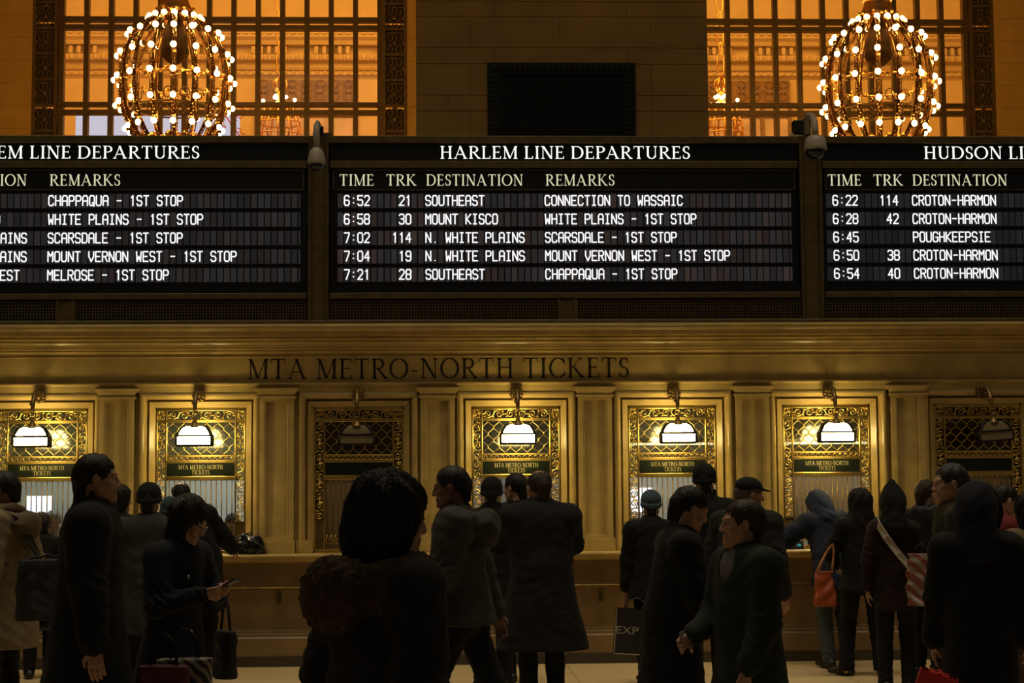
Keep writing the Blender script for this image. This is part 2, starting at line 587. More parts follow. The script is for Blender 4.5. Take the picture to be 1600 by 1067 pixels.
# bronze handrail along the counter front
hr = thing('handrail', (0, -0.17, 0), 'long thin bronze handrail on brackets along the front of the ticket counter', 'handrail')
zh = zf(916, -0.17)
MB().tube([(X0, -0.17, zh), (X1, -0.17, zh)], 0.016, 10).build('rail', M['bronze_dull'], hr, True, origin=(0, -0.17, 0))
for px in (-60, 185, 434, 684, 940, 1186, 1425, 1660):
    x = xf(px, -0.17, 916)
    b = MB().tube([(x, -0.17, zh - 0.01), (x, -0.165, zh - 0.05), (x, -0.12, zh - 0.09), (x, -0.064, zh - 0.10)], 0.014, 8)
    b.box(x - 0.022, x + 0.022, -0.06, -0.048, zh - 0.16, zh - 0.04)
    b.build('bracket', M['bronze_dark'], hr, False, origin=(0, -0.17, 0))

# the wall field between and above the ticket windows: one mesh with openings
zt_open = zf(634, 0.1)
Wb = 0.445                     # half width of a bronze window
zc = zf(504.5, -0.30)          # cornice top
mb = MB()
edges = [X0] + [e for b in BAYX for e in (b - Wb - 0.146, b + Wb + 0.146)] + [X1]
for i in range(0, len(edges), 2):
    mb.box(edges[i], edges[i + 1], 0.03, 0.30, ZL + 0.002, zt_open + 0.146)
mb.box(X0, X1, 0.03, 0.30, zt_open + 0.146, zc)
struct(mb.build('wall_front', M['marble']))

# entablature: architrave, frieze and cornice in one run
zA = zf(611.5, -0.02)
ent = [(0.03, zA), (-0.035, zA), (-0.04, zf(601, -0.04)), (-0.055, zf(600, -0.04)), (-0.06, zf(598, -0.05)), (-0.045, zf(595.5, -0.05)), (-0.02, zf(594, -0.02)),
       (-0.02, zf(551, -0.02)), (-0.045, zf(549.8, -0.03)), (-0.055, zf(548, -0.05)), (-0.05, zf(546.3, -0.05)), (-0.065, zf(545.6, -0.06)),
       (-0.085, zf(544, -0.07)), (-0.085, zf(541, -0.08)), (-0.09, zf(537, -0.09)), (-0.115, zf(532, -0.11)), (-0.15, zf(529.6, -0.14)), (-0.165, zf(528, -0.15)), (-0.155, zf(526, -0.15)),
       (-0.20, zf(524.5, -0.20)), (-0.245, zf(523, -0.24)), (-0.25, zf(516, -0.25)), (-0.265, zf(513, -0.26)), (-0.295, zf(511, -0.29)), (-0.31, zf(508, -0.30)), (-0.305, zf(505, -0.30)), (-0.29, zc), (0.30, zc), (0.30, zA)]
mb = MB().extrude_x(ent[::-1], X0, X1)
for py, y, r in ((511, -0.292, 0.011), (527.6, -0.166, 0.012), (533, -0.118, 0.011), (547.4, -0.058, 0.010), (556, -0.024, 0.007), (597.5, -0.058, 0.009)):
    mb.tube([(X0, y, zf(py, y)), (X1, y, zf(py, y))], r, 10)
struct(mb.build('trim_cornice', M['marble'], None, False))

# lettering on the frieze
mb = MB()
put_text(mb, 'MTA METRO-NORTH TICKETS', xf(387, -0.02, 575), xf(983, -0.02, 575), zf(591, -0.02, 690), zf(560, -0.02, 690), -0.0195, -0.013, 0.004)
tag(mb.build('frieze_lettering', M['letter_dark']), 'dark roman capitals reading MTA METRO-NORTH TICKETS along the marble frieze', 'lettering')

# pilasters
zcap = zf(620.5, -0.06)
zbase = zf(841, -0.06)
for n, px in enumerate(PILX):
    h = 0.168
    m = MB()
    m.box(px - h, px - h + 0.05, -0.055, 0.03, zbase, zcap)
    m.box(px + h - 0.05, px + h, -0.055, 0.03, zbase, zcap)
    m.box(px - h + 0.05, px + h - 0.05, -0.015, 0.03, zbase, zcap)
    for sx in (-1, 1):     # moulded edge of the sunk panel
        m.tube([(px + sx * (h - 0.055), -0.040, zbase + 0.03), (px + sx * (h - 0.055), -0.040, zcap - 0.03)], 0.012, 8)
    m.box(px - h + 0.05, px + h - 0.05, -0.055, 0.0, zcap - 0.03, zcap)
    m.box(px - h + 0.05, px + h - 0.05, -0.055, 0.0, zbase, zbase + 0.03)
    cap = [(0.0, 0.0, -0.004), (0.020, 0.020, 0.0), (0.020, 0.020, 0.022), (0.006, 0.006, 0.026), (0.008, 0.008, 0.040), (0.02, 0.018, 0.055), (0.045, 0.04, 0.09), (0.05, 0.045, 0.095), (0.05, 0.045, zA - zcap + 0.04)]
    for (a0, d0, z0), (a1, d1, z1) in zip(cap[:-1], cap[1:]):
        y0, y1 = -0.055 - d0, -0.055 - d1
        m.add([(px - h - a0, y0, zcap + z0), (px + h + a0, y0, zcap + z0), (px + h + a0, 0.03, zcap + z0), (px - h - a0, 0.03, zcap + z0),
               (px - h - a1, y1, zcap + z1), (px + h + a1, y1, zcap + z1), (px + h + a1, 0.03, zcap + z1), (px - h - a1, 0.03, zcap + z1)],
              [(0, 3, 2, 1), (4, 5, 6, 7), (0, 1, 5, 4), (1, 2, 6, 5), (2, 3, 7, 6), (3, 0, 4, 7)])
    m.box(px - h - 0.015, px + h + 0.015, -0.085, 0.03, ZL, zbase - 0.015)
    m.box(px - h - 0.008, px + h + 0.008, -0.07, 0.03, zbase - 0.015, zbase)
    struct(m.build('trim_%d' % (n + 1), M['marble'], None, False, 0.004))


# ------------------------------------------------------------------ ticket windows
def s_scroll(cx, cz, w, h, flip=1, turns=1.35, n=26):
    """an S of two spirals as a list of (x, z)"""
    R = w * 0.46
    out = []
    c0 = (cx, cz - h * 0.25)
    c1 = (cx, cz + h * 0.25)
    for i in range(n):
        t = i / (n - 1)
        a = math.pi * 2 * turns * (1 - t)
        r = R * (0.18 + 0.82 * t)
        out.append((c0[0] + flip * r * math.cos(a), c0[1] - r * math.sin(a) * 0.95))
    mid = [(cx + flip * R * 0.55, cz - h * 0.04), (cx - flip * R * 0.55, cz + h * 0.04)]
    out += mid
    for i in range(n):
        t = 1 - i / (n - 1)
        a = math.pi * 2 * turns * (1 - t)
        r = R * (0.18 + 0.82 * t)
        out.append((c1[0] - flip * r * math.cos(a), c1[1] + r * math.sin(a) * 0.95))
    return out


def scroll_panel(mb, x0, x1, z0, z1, y, horiz=False, unit=0.155, r=0.0055):
    """rinceau scrolls filling a rectangle"""
    L = (x1 - x0) if horiz else (z1 - z0)
    Wd = (z1 - z0) if horiz else (x1 - x0)
    k = max(1, round(L / unit))
    u = L / k
    for i in range(k):
        pts = s_scroll(0, 0, Wd, u, 1 if i % 2 else -1)
        mids = (x0 + u * (i + .5), (z0 + z1) / 2) if horiz else ((x0 + x1) / 2, z0 + u * (i + .5))
        if horiz:
            P = [(mids[0] + b, y, mids[1] + a) for a, b in pts]
        else:
            P = [(mids[0] + a, y, mids[1] + b) for a, b in pts]
        mb.tube(P, r, 5, flat=1.0)
        # leaves
        for sx, sz in ((-.34, -.02), (.34, .02), (0.0, .45), (0.0, -.45), (.3, .42), (-.3, -.42)):
            a, b = sx * Wd, sz * u
            c = (mids[0] + (b if horiz else a), y + 0.002, mids[1] + (a if horiz else b))
            mb.ball(c, (0.013, 0.006, 0.009), 6, 4)


def make_ticket_window():
    x, y = 0.0, 0.0
    root = thing('ticket_window', (0, 0, ZL), 'x', 'ticket window', 'ticket windows along the counter')
    org = (0, 0, ZL)
    H = zt_open - ZL
    W = Wb
    # marble casing swept round the opening
    prof = [(-0.003, 0.20), (-0.003, 0.068), (0.003, 0.060), (0.050, 0.030), (0.055, 0.034), (0.057, 0.09), (0.072, 0.09), (0.074, 0.0), (0.079, -0.022), (0.089, -0.040), (0.101, -0.050),
            (0.113, -0.053), (0.125, -0.048), (0.136, -0.034), (0.142, -0.012), (0.147, 0.012), (0.148, 0.031)]
    mb = MB()
    for (u0, y0), (u1, y1) in zip(prof[:-1], prof[1:]):
        def path(u, yy):
            return [(-W - u, yy, ZL + 0.0), (-W - u, yy, ZL + H + u), (W + u, yy, ZL + H + u), (W + u, yy, ZL + 0.0)]
        A, B = path(u0, y0), path(u1, y1)
        mb.add(A + B, [(i, i + 1, i + 5, i + 4) for i in range(3)])
    for sx in (-1, 1):
        a, b = sorted((sx * (W - 0.002), sx * (W + 0.158)))
        mb.box(a, b, -0.035, 0.10, ZL, ZL + (zbase - ZL) * 0.98)
    mb.build('marble_casing', M['marble'], root, False, origin=org)
    # bronze screen members
    yb = 0.085
    zz = lambda p: zf(p, yb)
    zs = {k: zz(v) for k, v in dict(top=634.5, s0=639.5, s1=653, l0=657.5, l1=708, o0=711, o1=716, g0=720.5, g1=740.8, b0=747.5).items()}
    ws = 0.098
    f = MB()
    f.box(-W, W, yb - 0.015, yb + 0.03, zs['s0'], zs['top'])
    f.box(-W, W, yb - 0.010, yb + 0.02, zs['l0'], zs['s1'])
    f.box(-W + ws, W - ws, yb - 0.010, yb + 0.02, zs['o0'], zs['l1'])
    f.box(-W + ws, W - ws, yb - 0.016, yb + 0.02, zs['g0'], zs['o1'])
    f.box(-W + ws, W - ws, yb - 0.018, yb + 0.02, zs['b0'], zs['g1'])
    for sx in (-1, 1):
        a, b = sorted((sx * W, sx * (W - 0.022)))
        f.box(a, b, yb - 0.015, yb + 0.03, ZL, zs['top'])
        a, b = sorted((sx * (W - ws), sx * (W - ws - 0.016)))
        f.box(a, b, yb - 0.012, yb + 0.02, ZL, zs['top'])
    f.box(-W, W, yb - 0.015, yb + 0.03, ZL + 0.001, ZL + 0.03)
    f.build('bronze_frame', M['bronze'], root, False, 0.003, origin=org)
    # corner and side scrollwork
    zside = zf(811, yb)
    for sx in (-1, 1):
        a, b = sorted((sx * (W - 0.022), sx * (W - ws)))
        m = MB()
        scroll_panel(m, a, b, zside, zs['l0'], yb + 0.004, unit=0.20, r=0.0065)
        scroll_panel(m, a, b, zs['s1'], zs['s0'], yb + 0.004, unit=0.09)
        m.build('scroll_panel', M['bronze'], root, True, origin=org)
        m = MB()
        m.box(a - .004, b + .004, yb - 0.008, yb + 0.02, ZL + 0.03, zside)
        m.box(a - .004, b + .004, yb - 0.016, yb, zside - 0.016, zside)
        m.box(a - .004, b + .004, yb - 0.016, yb, ZL + 0.12, ZL + 0.136)
        m.build('side_block', M['bronze_dull'], root, False, origin=org)
    m = MB()
    scroll_panel(m, -W + ws + 0.016, W - ws - 0.016, zs['s1'], zs['s0'], yb + 0.004, True, 0.23, 0.0065)
    m.build('top_scroll', M['bronze'], root, True, origin=org)
    # ogee lattice
    m = MB()
    z0, z1 = zs['l1'], zs['l0']
    xa, xb = -W + ws + 0.016, W - ws - 0.016
    nx = 6
    pit = (xb - xa) / nx
    for i in range(nx + 1):
        for sg in (-1, 1):
            P = []
            for k in range(33):
                t = k / 32
                zz_ = z0 + (z1 - z0) * t
                u = t * 2.5 * 2 * math.pi
                d = pit * 0.25 * (1 - math.cos(u)) * 0.5 * 2
                xx = xa + i * pit + sg * (pit * 0.5 * (0.5 - 0.5 * math.cos(u)) - 0.0)
                if xa - 1e-6 <= xx <= xb + 1e-6:
                    P.append((xx, yb + 0.006, zz_))
                else:
                    if len(P) > 1:
                        m.tube(P, 0.0036, 5)
                    P = []
            if len(P) > 1:
                m.tube(P, 0.0036, 5)
    m.build('lattice', M['bronze'], root, True, origin=org)
    # little leaf band
    m = MB()
    k = 12
    for i in range(k):
        cx = xa + (xb - xa) * (i + .5) / k
        zc_ = (zs['o0'] + zs['o1']) / 2
        hh = (zs['o0'] - zs['o1']) / 2
        m.tube([(cx - 0.022, yb, zc_ - hh), (cx - 0.008, yb, zc_ + hh * .6), (cx, yb, zc_ + hh), (cx + 0.008, yb, zc_ + hh * .6), (cx + 0.022, yb, zc_ - hh)], 0.005, 5)
    m.build('leaf_band', M['bronze'], root, True, origin=org)
    # name plate
    pl = MB().box(xa, xb, yb - 0.012, yb + 0.01, zs['g1'], zs['g0']).build('sign_plate', M['sign_green'], root, False, origin=org)
    # window bars
    m = MB()
    k = 13
    for i in range(k):
        cx = xa + (xb - xa) * (i + .5) / k
        m.tube([(cx, yb, ZL + 0.03), (cx, yb, zs['b0'])], 0.0055, 6)
    m.build('bars', M['bronze_dull'], root, True, origin=org)
    m = MB()
    for i in range(8):      # low pierced foot rail
        cx = xa + (xb - xa) * (i + .5) / 8
        m.tube([(cx - 0.038, yb - .004, ZL + 0.10), (cx - .02, yb - .004, ZL + 0.17), (cx, yb - .004, ZL + 0.13), (cx + .02, yb - .004, ZL + 0.17), (cx + 0.038, yb - .004, ZL + 0.10)], 0.006, 5)
    m.box(xa, xb, yb - 0.012, yb + 0.008, ZL + 0.085, ZL + 0.10)
    m.build('foot_rail', M['bronze'], root, True, origin=org)
    # panes
    MB().box(-W + 0.02, W - 0.02, yb + 0.03, yb + 0.034, zs['b0'], zs['top']).build('upper_pane', M['lattice_glass'], root, False, origin=org)
    MB().box(-W + 0.02, W - 0.02, yb + 0.03, yb + 0.034, ZL + 0.03, zs['b0']).build('lower_pane', M['glass'], root, False, origin=org)
    # plate lettering
    tx = MB()
    h = zs['g0'] - zs['g1']
    put_text(tx, 'MTA METRO-NORTH', -0.215, 0.215, zs['g1'] + h * 0.54, zs['g1'] + h * 0.86, yb - 0.0122, -0.006, 0.002)
    put_text(tx, 'TICKETS', -0.085, 0.085, zs['g1'] + h * 0.14, zs['g1'] + h * 0.46, yb - 0.0122, -0.006, 0.002)
    tx.build('sign_lettering', M['sign_gold'], pl, False, origin=org)
    return root


WIN_LABELS = [
    'lit bronze ticket window at the left end, a bright white screen behind its bars',
    'lit bronze ticket window with pale office behind, black bag beside it on the ledge',
    'dark closed bronze ticket window behind the big-haired woman',
    'lit bronze ticket window in front of the balding man in the long coat',
    'lit bronze ticket window in front of the teal knit hat, papers behind its bars',
    'lit bronze ticket window with beige blind, where the blue jacket leans',
    'dark closed bronze ticket window at the right end behind the profile man',
]
tw = make_ticket_window()
tw.location = (BAYX[0], 0, ZL)
tw['label'] = WIN_LABELS[0]
for i in range(1, 7):
    w = copy_thing(tw, (BAYX[i], 0, ZL), WIN_LABELS[i])
    if i in (2, 6):
        for ch in w.children:        # the two closed windows show a bare plate
            for g in list(ch.children):
                bpy.data.objects.remove(g)

# ------------------------------------------------------------------ ticket office behind the windows
m = MB()
m.box(X0, X1, 2.3, 2.4, 0, zc)
struct(m.build('wall_office', M['office_wall']))
m = MB().box(X0, X1, 0.30, 2.3, zf(618, 0.3), zf(618, 0.3) + 0.05)
struct(m.build('ceiling', M['office_wall']))
parts = [(BAYX[i] + BAYX[i + 1]) / 2 for i in range(6)]
for n, px in enumerate([BAYX[0] - 0.8] + parts + [BAYX[6] + 0.8]):
    struct(MB().box(px - 0.03, px + 0.03, 0.30, 2.3, 0, zf(618, 0.3)).build('wall_partition_%d' % (n + 1), M['office_wall']))
for i, p, c in ((0, 9, (0.85, 0.95, 0.92)), (1, 12, (0.85, 0.95, 0.95)), (3, 4.5, (0.75, 0.85, 1.0)), (4, 9, (1, 0.97, 0.88)), (5, 10, (1.0, 0.88, 0.66))):
    area_light('office_ceiling_light', (BAYX[i], 0.72 if i == 5 else 1.3, zf(618, 0.3) - 0.03), 0.8, p, c, (BAYX[i], 0.8 if i == 5 else 1.3, 0), 0.5)
# blinds drawn behind the bars
for i, lab in ((2, 'drawn beige blind behind the bars of the dark window near the big-haired woman'), (5, 'drawn beige blind behind the bars where the blue jacket leans'), (6, 'drawn dark beige blind at the right end window')):
    mbl = MB()
    Y = 1.2 if i == 5 else 0.16
    for k in range(22):
        z1_ = zf(742, .2) - k * 0.031
        if z1_ > ZL + 0.03:
            hwb = 0.40 if i == 5 else 0.34
            mbl.add([(-hwb, Y, z1_), (hwb, Y, z1_), (hwb, Y + 0.012, z1_ - 0.03), (-hwb, Y + 0.012, z1_ - 0.03),
                     (-hwb, Y + 0.002, z1_), (hwb, Y + 0.002, z1_), (hwb, Y + 0.014, z1_ - 0.03), (-hwb, Y + 0.014, z1_ - 0.03)],
                    [(0, 1, 2, 3), (7, 6, 5, 4), (0, 4, 5, 1), (2, 6, 7, 3), (1, 5, 6, 2), (3, 7, 4, 0)])
    mbl.box(-0.35, 0.35, Y - 0.01, Y + 0.03, zf(742, .2), zf(742, .2) + 0.03)
    if i == 5:
        for x in (-.3, .3):
            mbl.box(x - .003, x + .003, Y + .005, Y + .011, zf(742, .2) + .02, zf(618, 0.3))
    o = mbl.build('window_blind', M['blind'], None, False, origin=(0, 0, 0))
    o.location.x = BAYX[i] + (0.10 if i == 5 else 0)
    tag(o, lab, 'blind')
    if i != 5:
        struct(MB().box(BAYX[i] - .42, BAYX[i] + .42, 0.32, 0.34, ZL, zf(625, .2)).build('trim_back_%d' % i, M['blind']))
# fluorescent fittings seen through the upper glass
for i, lab in ((4, 'bright fluorescent tube behind the upper glass of the window at the teal knit hat'), (5, 'bright fluorescent tube behind the upper glass of the beige-blind window')):
    z = zf(695, 1.0)
    ft = thing('fluorescent_light', (BAYX[i] + 0.05, 1.0, z), lab, 'light')
    MB().tube([(-0.62, 0, 0), (0.62, 0, 0)], 0.012, 8).build('tube', M['tube'], ft, True)
    fm = MB().box(-0.64, 0.64, -0.02, 0.05, 0.014, 0.05)
    for x in (-.5, .5):
        fm.box(x - .006, x + .006, 0.005, 0.017, .05, zf(618, 0.3) - z)
    fm.build('fitting', M['office_wall'], ft)
# white screens at the clerks' side
for i, px, py0, py1, w, lab in ((0, 62, 775, 845, 0.27, 'bright white screen seen through the bars of the left end window'), (4, 1003, 762, 800, 0.24, 'white lit screen behind the teal knit hat')):
    a, b = at(px, py0, 1.9), at(px, py1, 1.9)
    sc = thing('office_screen', (a[0], 1.9, 0), lab, 'screen')
    MB().box(-w / 2, w / 2, -0.005, 0, b[2], a[2]).build('display', M['screen'], sc)
    MB().box(-w / 2 - .015, w / 2 + .015, 0, 0.03, b[2] - .015, a[2] + .015).build('bezel', M['office_wall'], sc)
    MB().box(-0.04, 0.04, 0.0, 0.04, 0, b[2] - .012).build('stand', M['office_wall'], sc)


# ------------------------------------------------------------------ lamps over the ticket windows
def make_lamp(lit=True):
    z0 = zf(617, -0.04)
    root = thing('hanging_lamp', (0, 0, z0), 'x', 'lamp', 'bronze lanterns over the ticket windows')
    org = (0, 0, z0)
    YL = -0.36
    zt, zm, zb = zf(664.5, YL), zf(678, YL), zf(693, YL)
    # wall rosette
    m = MB()
    m.box(-0.055, 0.055, -0.105, -0.056, z0 - 0.045, z0 + 0.05)
    for a in range(8):
        q = a * math.pi / 4
        m.ball((0.045 * math.cos(q), -0.11, z0 + 0.045 * math.sin(q)), (0.022, 0.014, 0.022), 8, 5)
    m.ball((0, -0.12, z0), (0.032, 0.028, 0.032), 10, 6)
    m.build('wall_rosette', M['bronze_dull'], root, True, origin=org)
    # curved arm
    P = [(0, -0.12, z0), (0, -0.19, z0 + 0.035), (0, -0.27, z0 + 0.02), (0, -0.33, z0 - 0.05), (0, -0.355, z0 - 0.11), (0, YL, zf(641, YL))]
    m = MB().tube(P, [0.026, 0.03, 0.026, 0.022, 0.02, 0.016], 8)
    for i in range(6):
        t = i / 5
        m.ball((0.02 * (-1) ** i, -0.12 - 0.22 * t, z0 + 0.02 - 0.10 * t * t), 0.018, 7, 5)
    m.build('arm', M['bronze_dull'], root, True, origin=org)
    # links and cap
    m = MB()
    zl = zf(641, YL)
    m.tube([(-0.028, YL, zl), (0.028, YL, zl), (0.028, YL, zl - 0.055), (-0.028, YL, zl - 0.055)], 0.008, 6, closed=True)
    m.lathe([(0.012, zl - 0.05), (0.03, zl - 0.06), (0.018, zl - 0.075), (0.022, zl - 0.09), (0.045, zt + 0.01), (0.06, zt - 0.004)], (0, YL, 0), 14)
    m.build('link', M['bronze_dull'], root, True, origin=org)
    # lantern
    hw, hd = 0.166, 0.062
    curve = [(0.87, 0.0), (0.83, 0.25), (0.76, 0.50), (0.68, 0.75), (0.60, 0.92), (0.47, 1.0)]
    gl = MB()
    gl.box(-hw, hw, YL - hd, YL + hd, zb + 0.006, zm - 0.004)
    g2 = MB()
    rings = []
    for k, t in curve:
        rings.append([(-hw * k, YL - hd * k, zm + 0.006 + (zt - zm) * t), (hw * k, YL - hd * k, zm + 0.006 + (zt - zm) * t),
                      (hw * k, YL + hd * k, zm + 0.006 + (zt - zm) * t), (-hw * k, YL + hd * k, zm + 0.006 + (zt - zm) * t)])
    vs = [v for r in rings for v in r]
    fs = []
    for i in range(len(rings) - 1):
        for k in range(4):
            fs.append((i * 4 + k, i * 4 + (k + 1) % 4, i * 4 + 4 + (k + 1) % 4, i * 4 + 4 + k))
    fs += [(3, 2, 1, 0), tuple((len(rings) - 1) * 4 + k for k in range(4))]
    g2.add(vs, fs)
    gm = M['lamp_glass'] if lit else M['lamp_off']
    gl.build('glass_body', gm, root, False, origin=org)
    g2.build('glass_hood', gm, root, False, origin=org)
    fr = MB()
    e = 0.011
    for sx in (-1, 1):
        for sy in (-1, 1):
            fr.tube([(sx * hw, YL + sy * hd, zb), (sx * hw, YL + sy * hd, zm)], e, 6)
            fr.tube([(sx * hw, YL + sy * hd, zm)] + [(sx * hw * (k + .06), YL + sy * hd * (k + .05), zm + 0.008 + (zt - zm) * t) for k, t in curve], 0.012, 6)
    for z in (zb, zm):
        fr.tube([(-hw, YL - hd, z), (hw, YL - hd, z), (hw, YL + hd, z), (-hw, YL + hd, z)], e, 6, closed=True)
    for sx in (-1, 1):          # metal end plates
        a, b = sorted((sx * (hw + .002), sx * (hw + .008)))
        fr.box(a, b, YL - hd, YL + hd, zb, zm)
        C = [(k, zm + 0.006 + (zt - zm) * t) for k, t in curve]
        for (k0, q0), (k1, q1) in zip(C[:-1], C[1:]):
            for off in (.003, .008):
                fr.add([(sx * (hw * k0 + off), YL - hd * k0, q0), (sx * (hw * k0 + off), YL + hd * k0, q0), (sx * (hw * k1 + off), YL + hd * k1, q1), (sx * (hw * k1 + off), YL - hd * k1, q1)], [(0, 1, 2, 3)])
    fr.build('lantern_frame', M['lantern_metal'], root, True, origin=org)
    return root


LAMP_LABELS = {
    0: 'glowing bronze lantern over the left end ticket window', 1: 'glowing bronze lantern over the ticket window with the black bag on its ledge',
    3: 'glowing bronze lantern over the ticket window of the balding man in the long coat', 4: 'glowing bronze lantern over the ticket window with the teal knit hat',
    5: 'glowing bronze lantern over the ticket window with the beige blind',
    2: 'unlit bronze lantern over the dark window behind the big-haired woman', 6: 'unlit tilted bronze lantern over the dark window at the right end'}
ZLAMP = zf(617, -0.04)
lamp = make_lamp(True)
lamp.location = (BAYX[0], 0, ZLAMP)
lamp['label'] = LAMP_LABELS[0]
for i in (1, 3, 4, 5):
    copy_thing(lamp, (BAYX[i], 0, ZLAMP), LAMP_LABELS[i])
off = make_lamp(False)
off.location = (BAYX[2], 0, ZLAMP)
off['label'] = LAMP_LABELS[2]
o6 = copy_thing(off, (BAYX[6], 0, ZLAMP), LAMP_LABELS[6])
o6.rotation_euler = (0, math.radians(-3.5), 0)

# ------------------------------------------------------------------ departure boards
YB = 0.02
bf = thing('board_frame', (0, 0.02, zc), 'dark bronze frame with posts and mesh panels carrying the departure boards', 'board frame')
org = (0, 0.02, zc)
zz = lambda p: zf(p, 0.0, 850)
POSTS = [(-308, -272), (481, 514), (1250, 1285.5), (2030, 2066)]
MB().box(X0, X1, -0.03, 0.30, zz(224), zz(213)).build('top_rail', M['bronze_dark'], bf, False, 0.006, origin=org)
MB().extrude_x([(0.3, zc), (-0.06, zc), (-0.06, zz(502)), (-0.03, zz(499)), (0.3, zz(499))], X0, X1).build('base_rail', M['bronze_dark'], bf, False, origin=org)
MB().box(X0, X1, 0.06, 0.30, zz(500), zz(214)).build('back_board', M['panel_black'], bf, False, origin=org)
for a, b in POSTS:
    xa, xb = xf(a, 0, 380), xf(b, 0, 380)
    m = MB()
    m.box(xa + 0.02, xb - 0.02, -0.02, 0.06, zc, zz(213))
    for x in (xa + 0.022, xb - 0.022):
        m.tube([(x, -0.025, zc), (x, -0.025, zz(214))], 0.022, 10)
    m.build('post', M['bronze_dark'], bf, False, origin=org)
sub = [(-290, -30), (103, 0), (497, 0), (887, 0), (1268, 0), (1660, 0)]
for px, _ in sub[1:]:
    if px not in (497, 1268):
        x = xf(px, 0, 485)
        m = MB().box(x - 0.09, x + 0.09, -0.005, 0.06, zz(500), zz(468))
        m.box(x - 0.095, x - 0.065, -0.02, 0.0, zz(500), zz(468)).box(x + 0.065, x + 0.095, -0.02, 0.0, zz(500), zz(468))
        m.build('divider', M['bronze_dark'], bf, False, origin=org)
m = MB()
za, zb_ = zz(499), zz(469)
x = X0
while x < X1:
    m.box(x, x + 0.008, 0.0, 0.008, za, zb_)
    x += 0.03
z = za
while z < zb_:
    m.box(X0, X1, 0.001, 0.009, z, z + 0.008)
    z += 0.03
m.build('wire_mesh', M['bronze_dark'], bf, False, origin=org)

PITCH = (xf(1068, YB, 313) - xf(852, YB, 313)) / 20.88
ROWY = (313.3, 342.2, 371.0, 399.7, 428.3)
rng = random.Random(3)


def make_board(pxl, pxr, xoff, header, hx, rows, label, warm):
    xl, xr = xf(pxl, 0, 380), xf(pxr, 0, 380)
    base = (0.5 * (xl + xr), 0.0, zz(466))
    xl, xr = xl + 0.010, xr - 0.010
    root = thing('departure_board', base, label, 'departure board')
    B = dict(origin=base)
    hp = MB().box(xl, xr, 0.015, 0.058, zz(252), zz(224.5)).build('header_panel', M['panel_black'], root, False, **B)
    MB().box(xl, xr, -0.02, 0.058, zz(262.5), zz(252)).build('header_rail', M['bronze_dark'], root, False, 0.004, **B)
    sp = MB().box(xl + .02, xr - .02, 0.012, 0.058, zz(297), zz(265)).build('heading_strip', M['panel_black'], root, False, **B)
    m = MB()
    a, b, c, d = xl + .03, xr - .03, zz(297), zz(265)
    for q in ((a, b, c, c + .008), (a, b, d - .008, d), (a, a + .008, c, d), (b - .008, b, c, d)):
        m.box(q[0], q[1], 0.004, 0.012, q[2], q[3])
    m.build('strip_border', M['bronze_dull'], root, False, **B)
    MB().box(xl, xr, 0.03, 0.058, zz(457), zz(298)).build('display_housing', M['panel_black'], root, False, **B)
    MB().box(xl, xr, -0.02, 0.058, zz(466), zz(457)).build('bottom_rail', M['bronze_dark'], root, False, 0.004, **B)
    t = MB()
    put_text(t, header, hx[0], hx[1], zf(248, 0.015, 880), zf(228.5, 0.015, 880), 0.0148, -0.0145, 0.003)
    t.build('header_lettering', M['white_letters'], hp, False, **B)
    for wd, pa, pb in (('TIME', 530.5, 584), ('TRK', 603.5, 650.5), ('DESTINATION', 666, 817), ('REMARKS', 852.5, 960)):
        a, b = xf(pa, YB, 281) + xoff, xf(pb, YB, 281) + xoff
        if a < xr and b > xl:
            t = MB()
            put_text(t, wd, a, b, zf(290, .012, 850), zf(272.5, .012, 850), 0.0118, -0.0145, 0.003)
            t.build('column_heading', M['yellow_letters'], sp, False, **B)
    xs = {k: xf(v, YB, 371) + xoff for k, v in dict(time=537, trk=612.3, dest=664.3, rem=851).items()}
    xstart, xend = xf(527.5, YB, 371) + xoff, xf(1237, YB, 371) + xoff
    for r, (py, txt) in enumerate(zip(ROWY, rows)):
        zr0, zr1 = zf(py + 11.2, YB, 850), zf(py - 10.6, YB, 850)
        tz0, tz1 = zf(py + 8.6, YB, 850), zf(py - 8.4, YB, 850)
        m = MB()
        cols = []
        k = -40
        x0 = xs['rem']
        while x0 + k * PITCH < xend:
            a, b = x0 + k * PITCH, x0 + (k + 1) * PITCH - 0.010
            k += 1
            if a < xstart - 0.01:
                continue
            a, b = a + 0.003, min(b, xend)
            m.add([(a, YB - .004, zr0), (b, YB - .004, zr0), (b, YB - .004, zr1), (a, YB - .004, zr1), (a, YB + .012, zr0), (b, YB + .012, zr0), (b, YB + .012, zr1), (a, YB + .012, zr1)],
                  [(0, 1, 2, 3), (4, 7, 6, 5), (0, 4, 5, 1), (1, 5, 6, 2), (2, 6, 7, 3), (3, 7, 4, 0)])
            w = rng.random() if rng.random() < .65 else 0
            lum = rng.uniform(0.014, 0.025) * (0.7 + 0.3 * warm)
            c = (lum * (1 + (.12 + 0.5 * w) * warm), lum * (1 + .08 * w * warm), lum * (1 - 0.10 * w * warm), 1)
            cols += [c] * 6
        row = m.build('display_row', M['cells'], root, False, **B)
        at_ = row.data.color_attributes.new('cell', 'FLOAT_COLOR', 'CORNER')
        buf = np.repeat(np.array(cols, dtype=np.float32), 4, axis=0).ravel()
        at_.data.foreach_set('color', buf)
        for key, s in txt.items():
            if not s:
                continue
            xa = xs[key]
            if key == 'trk':
                xa += (3 - len(s)) * PITCH
            t = MB()
            put_strokes(t, s, xa, tz0, PITCH, tz1 - tz0, YB - .006)
            name = {'time': 'time_text', 'trk': 'track_text', 'dest': 'destination_text', 'rem': 'remarks_text'}[key]
            t.build(name, M['flap_letters'], row, False, **B)
    return root


def R(t, k, d, r=''):
    return dict(time=t, trk=k, dest=d, rem=r)


